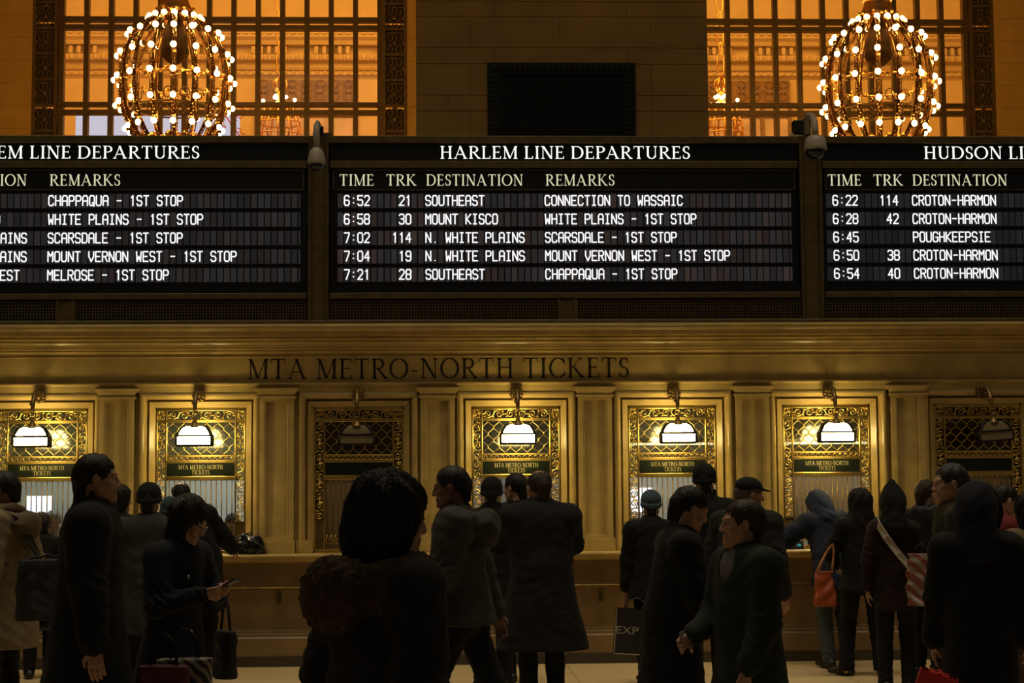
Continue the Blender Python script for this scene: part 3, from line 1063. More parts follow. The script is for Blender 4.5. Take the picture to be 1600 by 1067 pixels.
hxa, hxb = xf(687.5, .015, 238), xf(1078, .015, 238)
make_board(514, 1250, 0.0, 'HARLEM LINE DEPARTURES', (hxa, hxb), [
    R('6:52', '21', 'SOUTHEAST', 'CONNECTION TO WASSAIC'), R('6:58', '30', 'MOUNT KISCO', 'WHITE PLAINS - 1ST STOP'),
    R('7:02', '114', 'N. WHITE PLAINS', 'SCARSDALE - 1ST STOP'), R('7:04', '19', 'N. WHITE PLAINS', 'MOUNT VERNON WEST - 1ST STOP'),
    R('7:21', '28', 'SOUTHEAST', 'CHAPPAQUA - 1ST STOP')],
    'middle black departure board, headed HARLEM LINE DEPARTURES, five full rows starting at 6:52', 1.0)
offl = xf(75.5, YB, 371) - xf(852, YB, 371)
h2 = xf(311.5, .015, 238)
make_board(-272, 481, offl, 'HARLEM LINE DEPARTURES', (h2 - (hxb - hxa), h2), [
    R('', '', 'SOUTHEAST', 'CHAPPAQUA - 1ST STOP'), R('', '', 'MOUNT KISCO', 'WHITE PLAINS - 1ST STOP'),
    R('', '', 'N. WHITE PLAINS', 'SCARSDALE - 1ST STOP'), R('', '', 'N. WHITE PLAINS', 'MOUNT VERNON WEST - 1ST STOP'),
    R('', '', 'MT VERNON WEST', 'MELROSE - 1ST STOP')],
    'black departure board cut off by the left edge, its remarks column ending in MELROSE', 0.6)
offr = xf(1426.5, YB, 371) - xf(665, YB, 371)
h3 = xf(1443.5, .015, 240)
make_board(1285.5, 2030, offr, 'HUDSON LINE DEPARTURES', (h3, h3 + (hxb - hxa) * 1.02), [
    R('6:22', '114', 'CROTON-HARMON'), R('6:28', '42', 'CROTON-HARMON'), R('6:45', '', 'POUGHKEEPSIE'), R('6:50', '38', 'CROTON-HARMON'), R('6:54', '40', 'CROTON-HARMON')],
    'black departure board cut off by the right edge, headed HUDSON LINE', 0.1)

# ------------------------------------------------------------------ dome cameras on the board frame
Yc = -0.34
p = at(494.5, 240, Yc)
zt = zf(213, 0)
k = thing('security_camera', (p[0], -0.02, zt), 'egg-shaped pale dome camera on a bent arm left of the middle departure board', 'camera')
org = (p[0], -0.02, zt)
x = p[0]
MB().box(x - 0.06, x + 0.12, -0.03, 0.10, zt + 0.003, zt + 0.03).build('base_plate', M['bronze_dark'], k, False, origin=org)
MB().tube([(x + 0.01, 0.0, zt + 0.02), (x + 0.01, 0.0, zf(200, -.05)), (x, -0.08, zf(194, -.1)), (x, -0.22, zf(192, -.22)), (x, -0.32, zf(197, -.3)), (x, Yc, zf(206, Yc)), (x, Yc, zf(230, Yc))], [.02, .02, .024, .024, .03, .033, .033], 10).build('arm', M['cam_white'], k, True, origin=org)
m = MB().box(x + 0.0, x + 0.045, -0.05, 0.02, zt + 0.02, zf(199, 0))
m.build('junction_box', M['black'], k, False, origin=org)
hz = zf(257, Yc)
MB().lathe([(0.086, hz), (0.088, hz + 0.02), (0.086, hz + 0.05), (0.076, hz + 0.10), (0.058, hz + 0.14), (0.036, hz + 0.165), (0.02, hz + 0.172)], (x, Yc, 0), 20).build('housing', M['cam_white'], k, True, origin=org)
MB().ball((x, Yc, hz), (0.072, 0.072, 0.065), 18, 10).build('dome', M['cam_dome'], k, True, origin=org)

p = at(1274, 225, Yc)
x = p[0]
k = thing('security_camera', (x, -0.02, zt), 'wide pale dome camera left of the HUDSON LINE board, black boxes behind it', 'camera')
org = (x, -0.02, zt)
MB().taper(x - 0.20, x + 0.05, -0.02, 0.16, zt + 0.003, zt + 0.045, 0.7).build('base_plate', M['bronze_dark'], k, False, origin=org)
MB().box(x - 0.145, x - 0.045, -0.02, 0.10, zt + 0.03, zf(187.5, 0)).build('junction_box', M['black'], k, False, 0.006, origin=org)
MB().tube([(x - 0.005, 0.0, zt + 0.02), (x - 0.005, 0.0, zf(188, 0)), (x - 0.003, -0.06, zf(181, -.06)), (x, -0.2, zf(181, -.2)), (x, -0.31, zf(188, -.3)), (x, Yc, zf(200, Yc)), (x, Yc, zf(213, Yc))], [.04, .04, .04, .036, .034, .034, .034], 10).build('arm', M['cam_white'], k, True, origin=org)
hz = zf(234, Yc)
MB().lathe([(0.115, hz), (0.112, hz + 0.03), (0.105, hz + 0.08), (0.092, hz + 0.12), (0.06, hz + 0.142), (0.03, hz + 0.148)], (x, Yc, 0), 22).build('housing', M['cam_white'], k, True, origin=org)
MB().ball((x, Yc, hz - 0.01), (0.098, 0.098, 0.085), 18, 10).build('dome', M['cam_dome'], k, True, origin=org)

# ------------------------------------------------------------------ the big pier between the two hall windows
YP = 2.5
xa, xb = xf(650, YP, 110), xf(1106, YP, 110)
m = MB().box(xa + 0.01, xb - 0.01, YP + 0.012, YP + 1.4, 0, 13)
rows_ = [(-47, -22, 1), (-22, 2.5, 0), (2.5, 26, 1), (26, 74.5, 0), (74.5, 100, 1), (100, 149, 0), (149, 173.5, 1), (173.5, 222, 0), (222, 247, 1), (247, 296, 0), (296, 321, 1)]
for a, b, short in rows_:
    js = [735, 875, 1017] if not short else [773, 980]
    if a == 149:
        js = [700, 860, 1017]
    ed = [xa] + [xf(j, YP, 110) for j in js] + [xb]
    for e0, e1 in zip(ed[:-1], ed[1:]):
        m.box(e0 + (0.004 if e0 != xa else 0), e1 - (0.004 if e1 != xb else 0), YP, YP + 0.3, zf(b, YP) + 0.005, zf(a, YP) - 0.005)
z = zf(321, YP)
while z > 0.4:
    m.box(xa, xb, YP, YP + 0.3, z - 0.36, z - 0.008)
    z -= 0.37
struct(m.build('wall_center', M['stone'], None, False, 0.004))
# bronze vent grille on the pier
gx0, gx1 = xf(761.5, YP, 150), xf(992.5, YP, 150)
gz0, gz1 = zf(285, YP), zf(99, YP)
vg = thing('vent_grille', ((gx0 + gx1) / 2, YP, gz0), 'large black rectangular grille with ornamented border on the dark stone pier', 'grille')
org = ((gx0 + gx1) / 2, YP, gz0)
m = MB()
fw = 0.14
for q in ((gx0, gx1, gz0, gz0 + fw), (gx0, gx1, gz1 - fw, gz1), (gx0, gx0 + fw, gz0 + fw, gz1 - fw), (gx1 - fw, gx1, gz0 + fw, gz1 - fw)):
    m.box(q[0], q[1], YP - 0.05, YP, q[2], q[3])
n = 26
for i in range(n):
    xx = gx0 + fw / 2 + (gx1 - gx0 - fw) * i / (n - 1)
    m.ball((xx, YP - 0.052, gz1 - fw / 2), (0.04, 0.012, 0.05), 8, 5)
for i in range(20):
    zz_ = gz0 + fw + (gz1 - gz0 - 2 * fw) * (i + .5) / 20
    for xx in (gx0 + fw / 2, gx1 - fw / 2):
        m.ball((xx, YP - 0.052, zz_), (0.05, 0.012, 0.04), 8, 5)
m.build('border', M['black'], vg, False, 0.006, origin=org)
m = MB()
i = 0
z = gz0 + fw
while z < gz1 - fw:
    m.box(gx0 + fw, gx1 - fw, YP - 0.02, YP - 0.005, z, z + 0.012)
    z += 0.03
xx = gx0 + fw
while xx < gx1 - fw:
    m.box(xx, xx + 0.008, YP - 0.024, YP - 0.004, gz0 + fw, gz1 - fw)
    xx += 0.06
m.box(gx0 + fw, gx1 - fw, YP - 0.006, YP, gz0 + fw, gz1 - fw)
m.build('mesh', M['black'], vg, False, origin=org)

# ------------------------------------------------------------------ window wall beyond the passage
YW = 14.3
ZT = 15.5
L0, L1 = xf(93.5, YW, 110), xf(593, YW, 110)
bw = xf(636, YW, 110) - L1
R1 = xf(1513, YW, 110)
R0 = R1 - (L1 - L0)
m = MB()
zsill = 3.0
m.box(-12, L0 - bw, YW, YW + 0.8, 0, ZT)
m.box(L1 + bw, R0 - bw, YW, YW + 0.8, 0, ZT)
m.box(R1 + bw, 18, YW, YW + 0.8, 0, ZT)
m.box(L0 - bw, L1 + bw, YW, YW + 0.8, 0, zsill)
m.box(R0 - bw, R1 + bw, YW, YW + 0.8, 0, zsill)
for k in range(60):       # raised courses
    z = 3.2 + k * 0.42
    if z > ZT - .5:
        break
    h = 0.41
    m.box(-12, L0 - bw - 0.02, YW - 0.02, YW, z, z + h)
    m.box(R1 + bw + 0.02, 18, YW - 0.02, YW, z, z + h)
    m.box(L1 + bw + 0.02, R0 - bw - 0.02, YW - 0.02, YW, z, z + h)
struct(m.build('wall_rear', M['lit_stone'], None, False))
struct(MB().box(-12, 18, 2.5, 28.4, 17, 17.2).build('ceiling', M['hallstone']))
zz = lambda p: zf(p, YW, 560)
trs = [(25.0, 32.3), (37.6, 44.8), (158.2, 164.3), (170.2, 177.2), (-95, -88), (-83, -76)]
trs += [(291, 298), (303, 310)]
for n, (a, b) in enumerate(((L0, L1), (R0, R1))):
    root = bpy.data.objects.new('window_%d' % (n + 1), None)
    COL.objects.link(root)
    root.location = ((a + b) / 2, YW, zsill)
    struct(root)
    org = tuple(root.location)
    m = MB()
    k = 13
    bwid = 0.088
    for i in range(k + 1):
        xx = a + (b - a) * i / k
        m.box(xx - bwid / 2, xx + bwid / 2, YW + 0.10, YW + 0.26, zsill, ZT)
    m.build('mullions', M['mullion'], root, False, origin=org)
    m = MB()
    for p0, p1 in trs:
        m.box(a - .05, b + .05, YW + 0.08, YW + 0.24, zz(p1), zz(p0))
    m.build('transoms', M['mullion'], root, False, origin=org)
    MB().box(a, b, YW + 0.27, YW + 0.28, zsill, ZT).build('glass_pane', M['glass'], root, False, origin=org)
    for x0, x1 in ((a - bw, a - 0.05), (b + 0.05, b + bw)):
        m = MB()
        for q in (x0, x1 - 0.06):
            m.box(q, q + 0.06, YW + 0.0, YW + 0.12, zsill, ZT)
        z = zz(213) - 0.4
        while z < zz(-8):
            h = 0.475
            m.box(x0, x1, YW + 0.01, YW + 0.08, z, z + 0.035)
            c = ((x0 + x1) / 2, z + h / 2)
            for sx in (-1, 1):
                for sz in (-1, 1):
                    P = []
                    for t in range(16):
                        q = t / 15
                        an = q * 2.6 * math.pi
                        r_ = 0.105 * (1 - 0.75 * q)
                        P.append((c[0] + sx * (0.09 + r_ * math.cos(an) * .8), YW + 0.04, c[1] + sz * (0.11 + r_ * math.sin(an))))
                    m.tube(P, 0.017, 5)
            m.ball((c[0], YW + 0.03, c[1]), (0.05, 0.03, 0.05), 8, 5)
            for sz in (-1, 1):
                m.ball((c[0], YW + 0.035, c[1] + sz * 0.2), (0.06, 0.03, 0.03), 8, 5)
                m.ball((c[0] + sz * 0.17, YW + 0.035, c[1]), (0.03, 0.03, 0.06), 8, 5)
            z += h
        m.build('ornament_border', M['mullion'], root, False, origin=org)
        m = MB()
        segs = sorted([zz(p) for p in (34.0, 36.5, 166, 169)] + [zsill, ZT])
        for s0, s1 in zip(segs[0::2], segs[1::2]):
            m.box(x0, x1, YW + 0.09, YW + 0.13, s0, s1)
        m.build('border_backing', M['bronze_dark'], root, False, origin=org)

# ------------------------------------------------------------------ the hall behind the windows
YH = 27.0
m = MB().box(-16, 22, YH, YH + 0.3, 0, 17)
zh_ = lambda p: zf(p, YH - 0.1, 480)
struct(m.build('wall_far', M['hallstone']))
struct(MB().box(-12.3, -12, YW + .8, YH, 0, 17).build('wall_left', M['hallstone']))
struct(MB().box(18, 18.3, 4, YH, 0, 17).build('wall_right', M['hallstone']))
struct(MB().box(-12.3, -12, 4, YW, 0, 17).build('wall_left', M['hallstone']))
m = MB()
xa, xb = -16, 22
m.extrude_x([(YH, zh_(45)), (YH - 0.55, zh_(45)), (YH - 0.5, zh_(49)), (YH - 0.42, zh_(50)), (YH - 0.40, zh_(62)), (YH - 0.3, zh_(66)), (YH - 0.25, zh_(72)), (YH, zh_(72))][::-1], xa, xb)
m.extrude_x([(YH, zh_(87)), (YH - 0.25, zh_(87)), (YH - 0.2, zh_(95)), (YH, zh_(97))][::-1], xa, xb)
m.extrude_x([(YH, zh_(107)), (YH - 0.22, zh_(107)), (YH - 0.18, zh_(110)), (YH - .1, zh_(111)), (YH - 0.14, zh_(117)), (YH - .06, zh_(119)), (YH, zh_(122))][::-1], xa, xb)
x = xa
while x < xb:      # dentils, brackets in groups, egg band
    m.box(x, x + 0.12, YH - 0.46, YH - 0.35, zh_(58), zh_(52))
    ph = (x * 0.62) % 1.0
    if ph < 0.62:
        m.box(x, x + 0.09, YH - 0.28, YH, zh_(86), zh_(75))
    m.ball((x + .06, YH - 0.24, zh_(91)), (0.07, 0.05, 0.09), 6, 4)
    m.ball((x + .06, YH - 0.13, zh_(114)), (0.06, 0.05, 0.05), 6, 4)
    x += 0.2
struct(m.build('trim_far', M['hallstone']))


def hall_grille(pa, pb, label):
    x0, x1 = xf(pa, YH, 140), xf(pb, YH, 140)
    g = thing('bronze_screen', ((x0 + x1) / 2, YH, 0), label, 'screen')
    org = ((x0 + x1) / 2, YH, 0)
    m = MB()
    m.box(x0, x1, YH - 0.10, YH - 0.02, zh_(159), zh_(124))
    n = int((x1 - x0) / 0.33)
    for i in range(n):
        xx = x0 + (x1 - x0) * (i + .5) / n
        for zz_ in (zh_(131), zh_(140), zh_(150)):
            m.tube([(xx + .12 * math.cos(q), YH - 0.11, zz_ + .1 * math.sin(q)) for q in [k * math.pi / 4 for k in range(8)]], 0.025, 5, closed=True)
    m.build('pierced_band', M['brown_screen'], g, False, origin=org)
    m = MB()
    n = max(2, int((x1 - x0) / 0.62))
    for i in range(n + 1):
        xx = x0 + (x1 - x0) * i / n
        m.box(xx - 0.05, xx + 0.05, YH - 0.09, YH - 0.02, zh_(290), zh_(159))
    m.box(x0, x1, YH - 0.09, YH - 0.02, zh_(182), zh_(174))
    m.build('posts', M['brown_screen'], g, False, origin=org)
    MB().box(x0, x1, YH - 0.03, YH - 0.01, zh_(290), zh_(159)).build('panes', M['veil'], g, False, origin=org)


M['veil'] = mat('misty_panes', (0.52, 0.40, 0.36), 0.25, var=0.35, scale=1.5)  # cloudy tone painted into the panes for the reflections on them
hall_grille(401, 556, 'dark bronze screen in the far hall behind the small lit chandelier of the left window')
hall_grille(1060, 1233, 'dark bronze screen in the far hall seen through the right window')

# lit white banner in the hall
YN = 22.0
x0, x1 = xf(118, YN, 195), xf(374.5, YN, 195)
z0, z1 = zf(262, YN, 250), zf(177, YN, 250)
M['lightbox'] = emit('lit_banner', (0.80, 0.74, 0.86), 0.80)
bn = thing('lit_banner', ((x0 + x1) / 2, YN, 0), 'large white lit banner standing in the hall behind the left chandelier', 'banner')
org = ((x0 + x1) / 2, YN, 0)
face = MB().box(x0, x1, YN, YN + 0.05, z0, z1).build('banner_face', M['lightbox'], bn, False, origin=org)
m = MB()
for x in (x0 + .1, x1 - .1):
    m.box(x - 0.05, x + 0.05, YN + 0.05, YN + 0.15, 0, z1)
m.build('banner_posts', M['bronze_dull'], bn, False, origin=org)
t = MB()
put_text(t, 'NTRAL', 0, 0.95, 0, 0.22, 0, -0.014, 0.004)
put_text(t, 'R', 0.28, 0.45, -0.36, -0.14, 0, -0.014, 0.004)
px_, pz_ = xf(344, YN, 202), zf(205, YN, 344)
an = math.radians(32)
t.v = [(px_ + a * math.cos(an) - c * math.sin(an), YN - 0.002 + b, pz_ + a * math.sin(an) + c * math.cos(an)) for a, b, c in t.v]
t.build('banner_lettering', M['banner_red'], face, False, origin=org)

# ------------------------------------------------------------------ the two globe chandeliers
CH_LABELS = ['large gilt globe chandelier full of round bulbs in front of the left hall window', 'large gilt globe chandelier full of round bulbs above the HUDSON LINE board']


def make_chandelier():
    root = thing('globe_chandelier', (0, 0, 0), CH_LABELS[0], 'chandelier', 'globe chandeliers')
    prof = [(0.27, 1.06), (0.34, 1.00), (0.50, 0.87), (0.64, 0.70), (0.74, 0.50), (0.80, 0.26), (0.815, 0.0), (0.805, -0.22), (0.77, -0.44), (0.70, -0.64), (0.60, -0.80), (0.50, -0.92)]

    def rad(z):
        for (r0, z0), (r1, z1) in zip(prof[:-1], prof[1:]):
            if z0 >= z >= z1:
                t = (z0 - z) / (z0 - z1)
                return r0 + (r1 - r0) * t
        return prof[-1][0]
    N = 16
    rows = [(0.97, 0.40), (0.71, 0.70), (0.37, 0.85), (0.0, 0.895), (-0.385, 0.865), (-0.735, 0.72)]
    ribm = bulbm = None
    for i in range(N):
        q = 2 * math.pi * (i + .33) / N
        if ribm is None:
            m = MB()
            m.tube([(r - 0.02, 0, z) for r, z in prof], 0.020, 6)
            m.tube([(r, 0.032, z) for r, z in prof], 0.010, 5)
            m.tube([(r, -0.032, z) for r, z in prof], 0.010, 5)
            for k in range(46):
                z = 1.02 - 1.92 * k / 45
                m.ball((rad(z) + 0.012, 0.018 * math.sin(k * 2.1), z), (0.020, 0.020, 0.016), 5, 3)
            for z, rb in rows:
                m.tube([(rad(z) - .02, 0, z), (rb - 0.045, 0, z), (rb - 0.012, 0, z)], [0.022, 0.032, 0.047], 8)
            ribm = m.build('rib', M['gilt_rib'], root, False)
            o = ribm
        else:
            o = ribm.copy()
            COL.objects.link(o)
            o.parent = root
        o.rotation_euler.z = q
        for z, rb in rows:
            if bulbm is None:
                bulbm = MB().ball((0, 0, 0), 0.043, 12, 8).build('bulb', M['bulb'], root, True)
                b = bulbm
            else:
                b = bulbm.copy()
                COL.objects.link(b)
                b.parent = root
            b.location = (rb * math.cos(q), rb * math.sin(q), z)
    for z, r, th in ((1.05, 0.28, 0.035), (0.0, 0.80, 0.032), (-0.93, 0.50, 0.05)):
        m = MB()
        m.tube([(r * math.cos(2 * math.pi * k / 48), r * math.sin(2 * math.pi * k / 48), z) for k in range(48)], th * 0.5, 6, closed=True)
        n = 64 if r > .4 else 28
        for k in range(n):
            a = 2 * math.pi * k / n
            m.ball(((r + th * .3 * (k % 2)) * math.cos(a), (r + th * .3 * (k % 2)) * math.sin(a), z + 0.05 * math.sin(k * 2.4)), (th, th, th * 1.1), 5, 4)
        m.build('ring_band', M['gold'], root, False)
    # lower inner wreath of little scrolls
    m = MB()
    for k in range(16):
        a = 2 * math.pi * k / 16
        P = []
        for t in range(14):
            u = t / 13 * 2.4 * math.pi
            rr = 0.11 * (1 - .6 * t / 13)
            P.append((0.62 * math.cos(a + rr * math.cos(u) * 1.3), 0.62 * math.sin(a + rr * math.cos(u) * 1.3), -0.30 + rr * math.sin(u)))
        m.tube(P, 0.010, 5)
    m.tube([(0.62 * math.cos(2 * math.pi * k / 40), 0.62 * math.sin(2 * math.pi * k / 40), -0.42) for k in range(40)], 0.015, 6, closed=True)
    m.build('inner_wreath', M['bronze_dull'], root, True)
    # collar, canopy, stem and the dark hub inside the globe
    MB().lathe([(0.25, 1.04), (0.27, 1.10), (0.22, 1.20), (0.20, 1.27), (0.205, 1.30)], (0, 0, 0), 24).build('collar', M['gold'], root, True)
    m = MB().lathe([(0.19, 1.29), (0.225, 1.30), (0.235, 1.34), (0.205, 1.36)], (0, 0, 0), 24)
    m.build('beaded_rim', M['lit_rim'], root, True)
    MB().lathe([(0.20, 1.36), (0.23, 1.38), (0.24, 1.44), (0.235, 1.50), (0.17, 1.53), (0.10, 1.60), (0.10, 1.85), (0.05, 1.9), (0.04, 7.0)], (0, 0, 0), 24).build('canopy', M['bronze_dark'], root, True)
    MB().lathe([(0.06, 1.05), (0.08, 1.0), (0.10, 0.95), (0.15, 0.80), (0.19, 0.60), (0.20, 0.52), (0.215, 0.50), (0.215, 0.44), (0.19, 0.38), (0.10, 0.30), (0.03, 0.26)], (0, 0, 0), 24).build('hub', M['bronze_dark'], root, True)
    return root


M['lit_rim'] = mat('pale_rim', (0.75, 0.6, 0.38), 0.5)
YCH = 9.0
c0 = at(272.5, 128, YCH)
ch = make_chandelier()
ch.location = tuple(c0)
c1 = at(1373.5, 132, YCH)
copy_thing(ch, tuple(c1), CH_LABELS[1])


# smaller chandeliers hanging in the far hall
def make_pendant(px, label, pt, lowpx):
    Y = 20.0
    c = at(px, 157, Y)
    root = thing('small_chandelier', tuple(c), label, 'chandelier', 'small chandeliers in the far hall')
    m = MB()
    z = 0.62
    k = 0
    while z < 5.5:
        w = 0.07 if k % 2 == 0 else 0.028
        L = 0.36 if k % 2 == 0 else 0.20
        m.tube([(-w, 0, z), (-w, 0, z + L), (0, 0, z + L + .06), (w, 0, z + L), (w, 0, z), (0, 0, z - .06)], 0.018, 6, closed=True)
        z += L + .06
        k += 1
    m.build('chain', M['gold'], root, True)
    m = MB()
    for a in range(6):
        q = a * math.pi / 3
        m.tube([(0, 0, 0.52), (0.13 * math.cos(q), 0.13 * math.sin(q), 0.42), (0.15 * math.cos(q), 0.15 * math.sin(q), 0.30), (0.04 * math.cos(q), 0.04 * math.sin(q), 0.18)], 0.022, 5)
    m.build('finial', M['gold'], root, True)
    m = MB().lathe([(0.05, 0.22), (0.09, 0.16), (0.10, 0.05), (0.07, 0.0), (0.12, -0.05), (0.30, -0.12), (0.34, -0.16), (0.1, -0.2)], (0, 0, 0), 16)
    m.build('stem', M['gold'], root, True)
    bm = None
    for a in range(10):
        q = a * math.pi / 5 + .2
        b = MB().ball((0, 0, 0), 0.04, 8, 6).build('bulb', M['smallbulb'], root, True) if bm is None else bm.copy()
        if bm is not None:
            COL.objects.link(b)
            b.parent = root
        bm = bm or b
        r = 0.36 if a % 2 else 0.13
        b.location = (r * math.cos(q), r * math.sin(q), -0.02 if a % 2 else 0.08)
    m = MB()
    for a in range(12):
        q = a * math.pi / 6
        P = [(0.32 * math.cos(q), 0.32 * math.sin(q), -0.16), (0.40 * math.cos(q), 0.40 * math.sin(q), -0.40), (0.47 * math.cos(q), 0.47 * math.sin(q), -0.62), (0.45 * math.cos(q), 0.45 * math.sin(q), -0.8), (0.30 * math.cos(q), 0.30 * math.sin(q), -1.0), (0.08 * math.cos(q), 0.08 * math.sin(q), -1.08)]
        m.tube(P, 0.022, 5)
    for z, r in ((-0.5, .44), (-0.75, .46)):
        m.tube([(r * math.cos(2 * math.pi * k / 24), r * math.sin(2 * math.pi * k / 24), z) for k in range(24)], 0.02, 5, closed=True)
    m.build('basket', M['gold'], root, True)
    return root


make_pendant(437.5, 'small gilt chandelier glowing in the far hall behind the left window', 0, 0)
make_pendant(1127, 'small gilt chandelier on a long chain in the far hall behind the right window', 0, 0)


# ================================================================== PEOPLE
def rx(a):
    c, s = math.cos(a), math.sin(a)
    return np.array([[1, 0, 0], [0, c, -s], [0, s, c]])


def ry(a):
    c, s = math.cos(a), math.sin(a)
    return np.array([[c, 0, s], [0, 1, 0], [-s, 0, c]])


def rz_(a):
    c, s = math.cos(a), math.sin(a)
    return np.array([[c, -s, 0], [s, c, 0], [0, 0, 1]])


D2R = math.pi / 180


class Field:
    """a smooth solid built from rounded limbs and ellipsoids on a grid that is finer round the head and hands"""

    def __init__(s, lo, hi, h, fines=(), hf=0.006):
        s.ax = []
        for d in range(3):
            p, out = lo[d], []
            while p < hi[d]:
                out.append(p)
                p += hf if any(a[d] <= p <= b[d] for a, b in fines) else h
            out.append(p)
            s.ax.append(np.array(out, dtype=np.float32))
        s.F = np.full([len(a) for a in s.ax], 0.25, dtype=np.float32)

    def _sub(s, lo, hi):
        sl, P = [], []
        for d in range(3):
            i0 = max(0, int(np.searchsorted(s.ax[d], lo[d])) - 1)
            i1 = min(len(s.ax[d]), int(np.searchsorted(s.ax[d], hi[d])) + 1)
            if i1 <= i0:
                return None, None
            sl.append(slice(i0, i1))
        P = np.stack(np.meshgrid(*[s.ax[d][sl[d]] for d in range(3)], indexing='ij'), -1)
        return tuple(sl), P

    def _mix(s, sl, d, k, mode):
        A = s.F[sl]
        if mode == 'add':
            if k > 0:
                h = np.maximum(k - np.abs(A - d), 0) / k
                s.F[sl] = np.minimum(A, d) - h * h * k * 0.25
            else:
                s.F[sl] = np.minimum(A, d)
        elif mode == 'cut':
            d = -d
            if k > 0:
                h = np.maximum(k - np.abs(A - d), 0) / k
                s.F[sl] = np.maximum(A, d) + h * h * k * 0.25
            else:
                s.F[sl] = np.maximum(A, d)

    def cap(s, a, b, ra, rb=None, k=0.03, flat=None, mode='add'):
        a, b = np.asarray(a, float), np.asarray(b, float)
        rb = ra if rb is None else rb
        R = max(ra, rb) + k + 0.03
        sl, P = s._sub(np.minimum(a, b) - R, np.maximum(a, b) + R)
        if sl is None:
            return s
        ab = b - a
        L2 = float(ab @ ab) + 1e-12
        w = P - a
        t = np.clip((w @ ab) / L2, 0, 1)
        w = w - t[..., None] * ab
        f = 1.0
        if flat is not None:
            axv, f = np.asarray(flat[0], float), flat[1]
            axv = axv / np.linalg.norm(axv)
            w = w + (w @ axv)[..., None] * axv * (1.0 / f - 1.0)
        d = np.sqrt((w * w).sum(-1)) - (ra + (rb - ra) * t)
        if f < 1:
            d = d * (0.5 + 0.5 * f)
        s._mix(sl, d.astype(np.float32), k, mode)
        return s

    def ell(s, c, r, R=None, k=0.02, mode='add'):
        c = np.asarray(c, float)
        m = max(r) + k + 0.03
        sl, P = s._sub(c - m, c + m)
        if sl is None:
            return s
        q = P - c
        if R is not None:
            q = q @ R
        r = np.asarray(r, float)
        k0 = np.sqrt(((q / r) ** 2).sum(-1)) + 1e-9
        k1 = np.sqrt(((q / (r * r)) ** 2).sum(-1)) + 1e-9
        d = k0 * (k0 - 1) / k1
        s._mix(sl, d.astype(np.float32), k, mode)
        return s

    def half(s, c, n):
        """keep what lies on the -n side of the plane through c"""
        n = np.asarray(n, float)
        n = n / np.linalg.norm(n)
        d = (s.ax[0][:, None, None] - c[0]) * n[0] + (s.ax[1][None, :, None] - c[1]) * n[1] + (s.ax[2][None, None, :] - c[2]) * n[2]
        s.F = np.maximum(s.F, d.astype(np.float32))
        return s

    def folds(s, amp, fx, fy, fz, seed=0):
        x, y, z = s.ax[0][:, None, None], s.ax[1][None, :, None], s.ax[2][None, None, :]
        q = seed * 1.7
        n = np.sin(x * fx + 2.0 * np.sin(z * fz * 0.37 + q) + q) * np.sin(z * fz + 1.6 * np.sin(x * fx * 0.4 + y * fy * .5 + q)) + 0.6 * np.sin(y * fy + z * fz * 0.6 + 1.3 * np.sin(z * 7 + q))
        w = np.sin(z * 62 + 3.2 * np.sin(x * 15 + q) + 2.6 * np.sin(y * 17 - q)) * (0.5 + 0.5 * np.sin(z * 9 + x * 11 + 2 * q))
        s.F = s.F + (amp * (n + 0.55 * w)).astype(np.float32)
        return s

    def creases(s, c, r, amp, seed=0):
        """tight cloth creases round a bent joint"""
        x, y, z = s.ax[0][:, None, None] - c[0], s.ax[1][None, :, None] - c[1], s.ax[2][None, None, :] - c[2]
        m = np.exp(-(x * x + y * y + z * z) / (r * r))
        s.F = s.F + (amp * m * np.sin(z * 95 + 5 * np.sin(x * 22 + seed) + 4 * np.sin(y * 24))).astype(np.float32)
        return s

    def mesh(s, name, material, parent=None):
        F = s.F
        # close at the borders
        for d in range(3):
            for e in (0, -1):
                ix = [slice(None)] * 3
                ix[d] = e
                F[tuple(ix)] = np.maximum(F[tuple(ix)], 0.002)
        ins = F < 0
        nx, ny, nz = F.shape
        cnt = np.zeros((nx - 1, ny - 1, nz - 1), np.int8)
        corners = [(i, j, k) for i in (0, 1) for j in (0, 1) for k in (0, 1)]
        for i, j, k in corners:
            cnt += ins[i:nx - 1 + i, j:ny - 1 + j, k:nz - 1 + k]
        act = (cnt > 0) & (cnt < 8)
        I, J, K = np.nonzero(act)
        idx = np.full(act.shape, -1, np.int32)
        idx[I, J, K] = np.arange(len(I))
        val = {c: F[I + c[0], J + c[1], K + c[2]] for c in corners}
        X, Y, Z = s.ax
        acc = np.zeros((len(I), 3))
        num = np.zeros(len(I))
        for a in corners:
            for d in range(3):
                if a[d]:
                    continue
                b = list(a)
                b[d] = 1
                b = tuple(b)
                va, vb = val[a], val[b]
                cr = (va < 0) != (vb < 0)
                t = np.where(cr, va / np.where(cr, va - vb, 1), 0)
                pa = np.stack([X[I + a[0]], Y[J + a[1]], Z[K + a[2]]], 1)
                pb = np.stack([X[I + b[0]], Y[J + b[1]], Z[K + b[2]]], 1)
                acc += np.where(cr[:, None], pa + (pb - pa) * t[:, None], 0)
                num += cr
        V = acc / np.maximum(num, 1)[:, None]
        faces = []
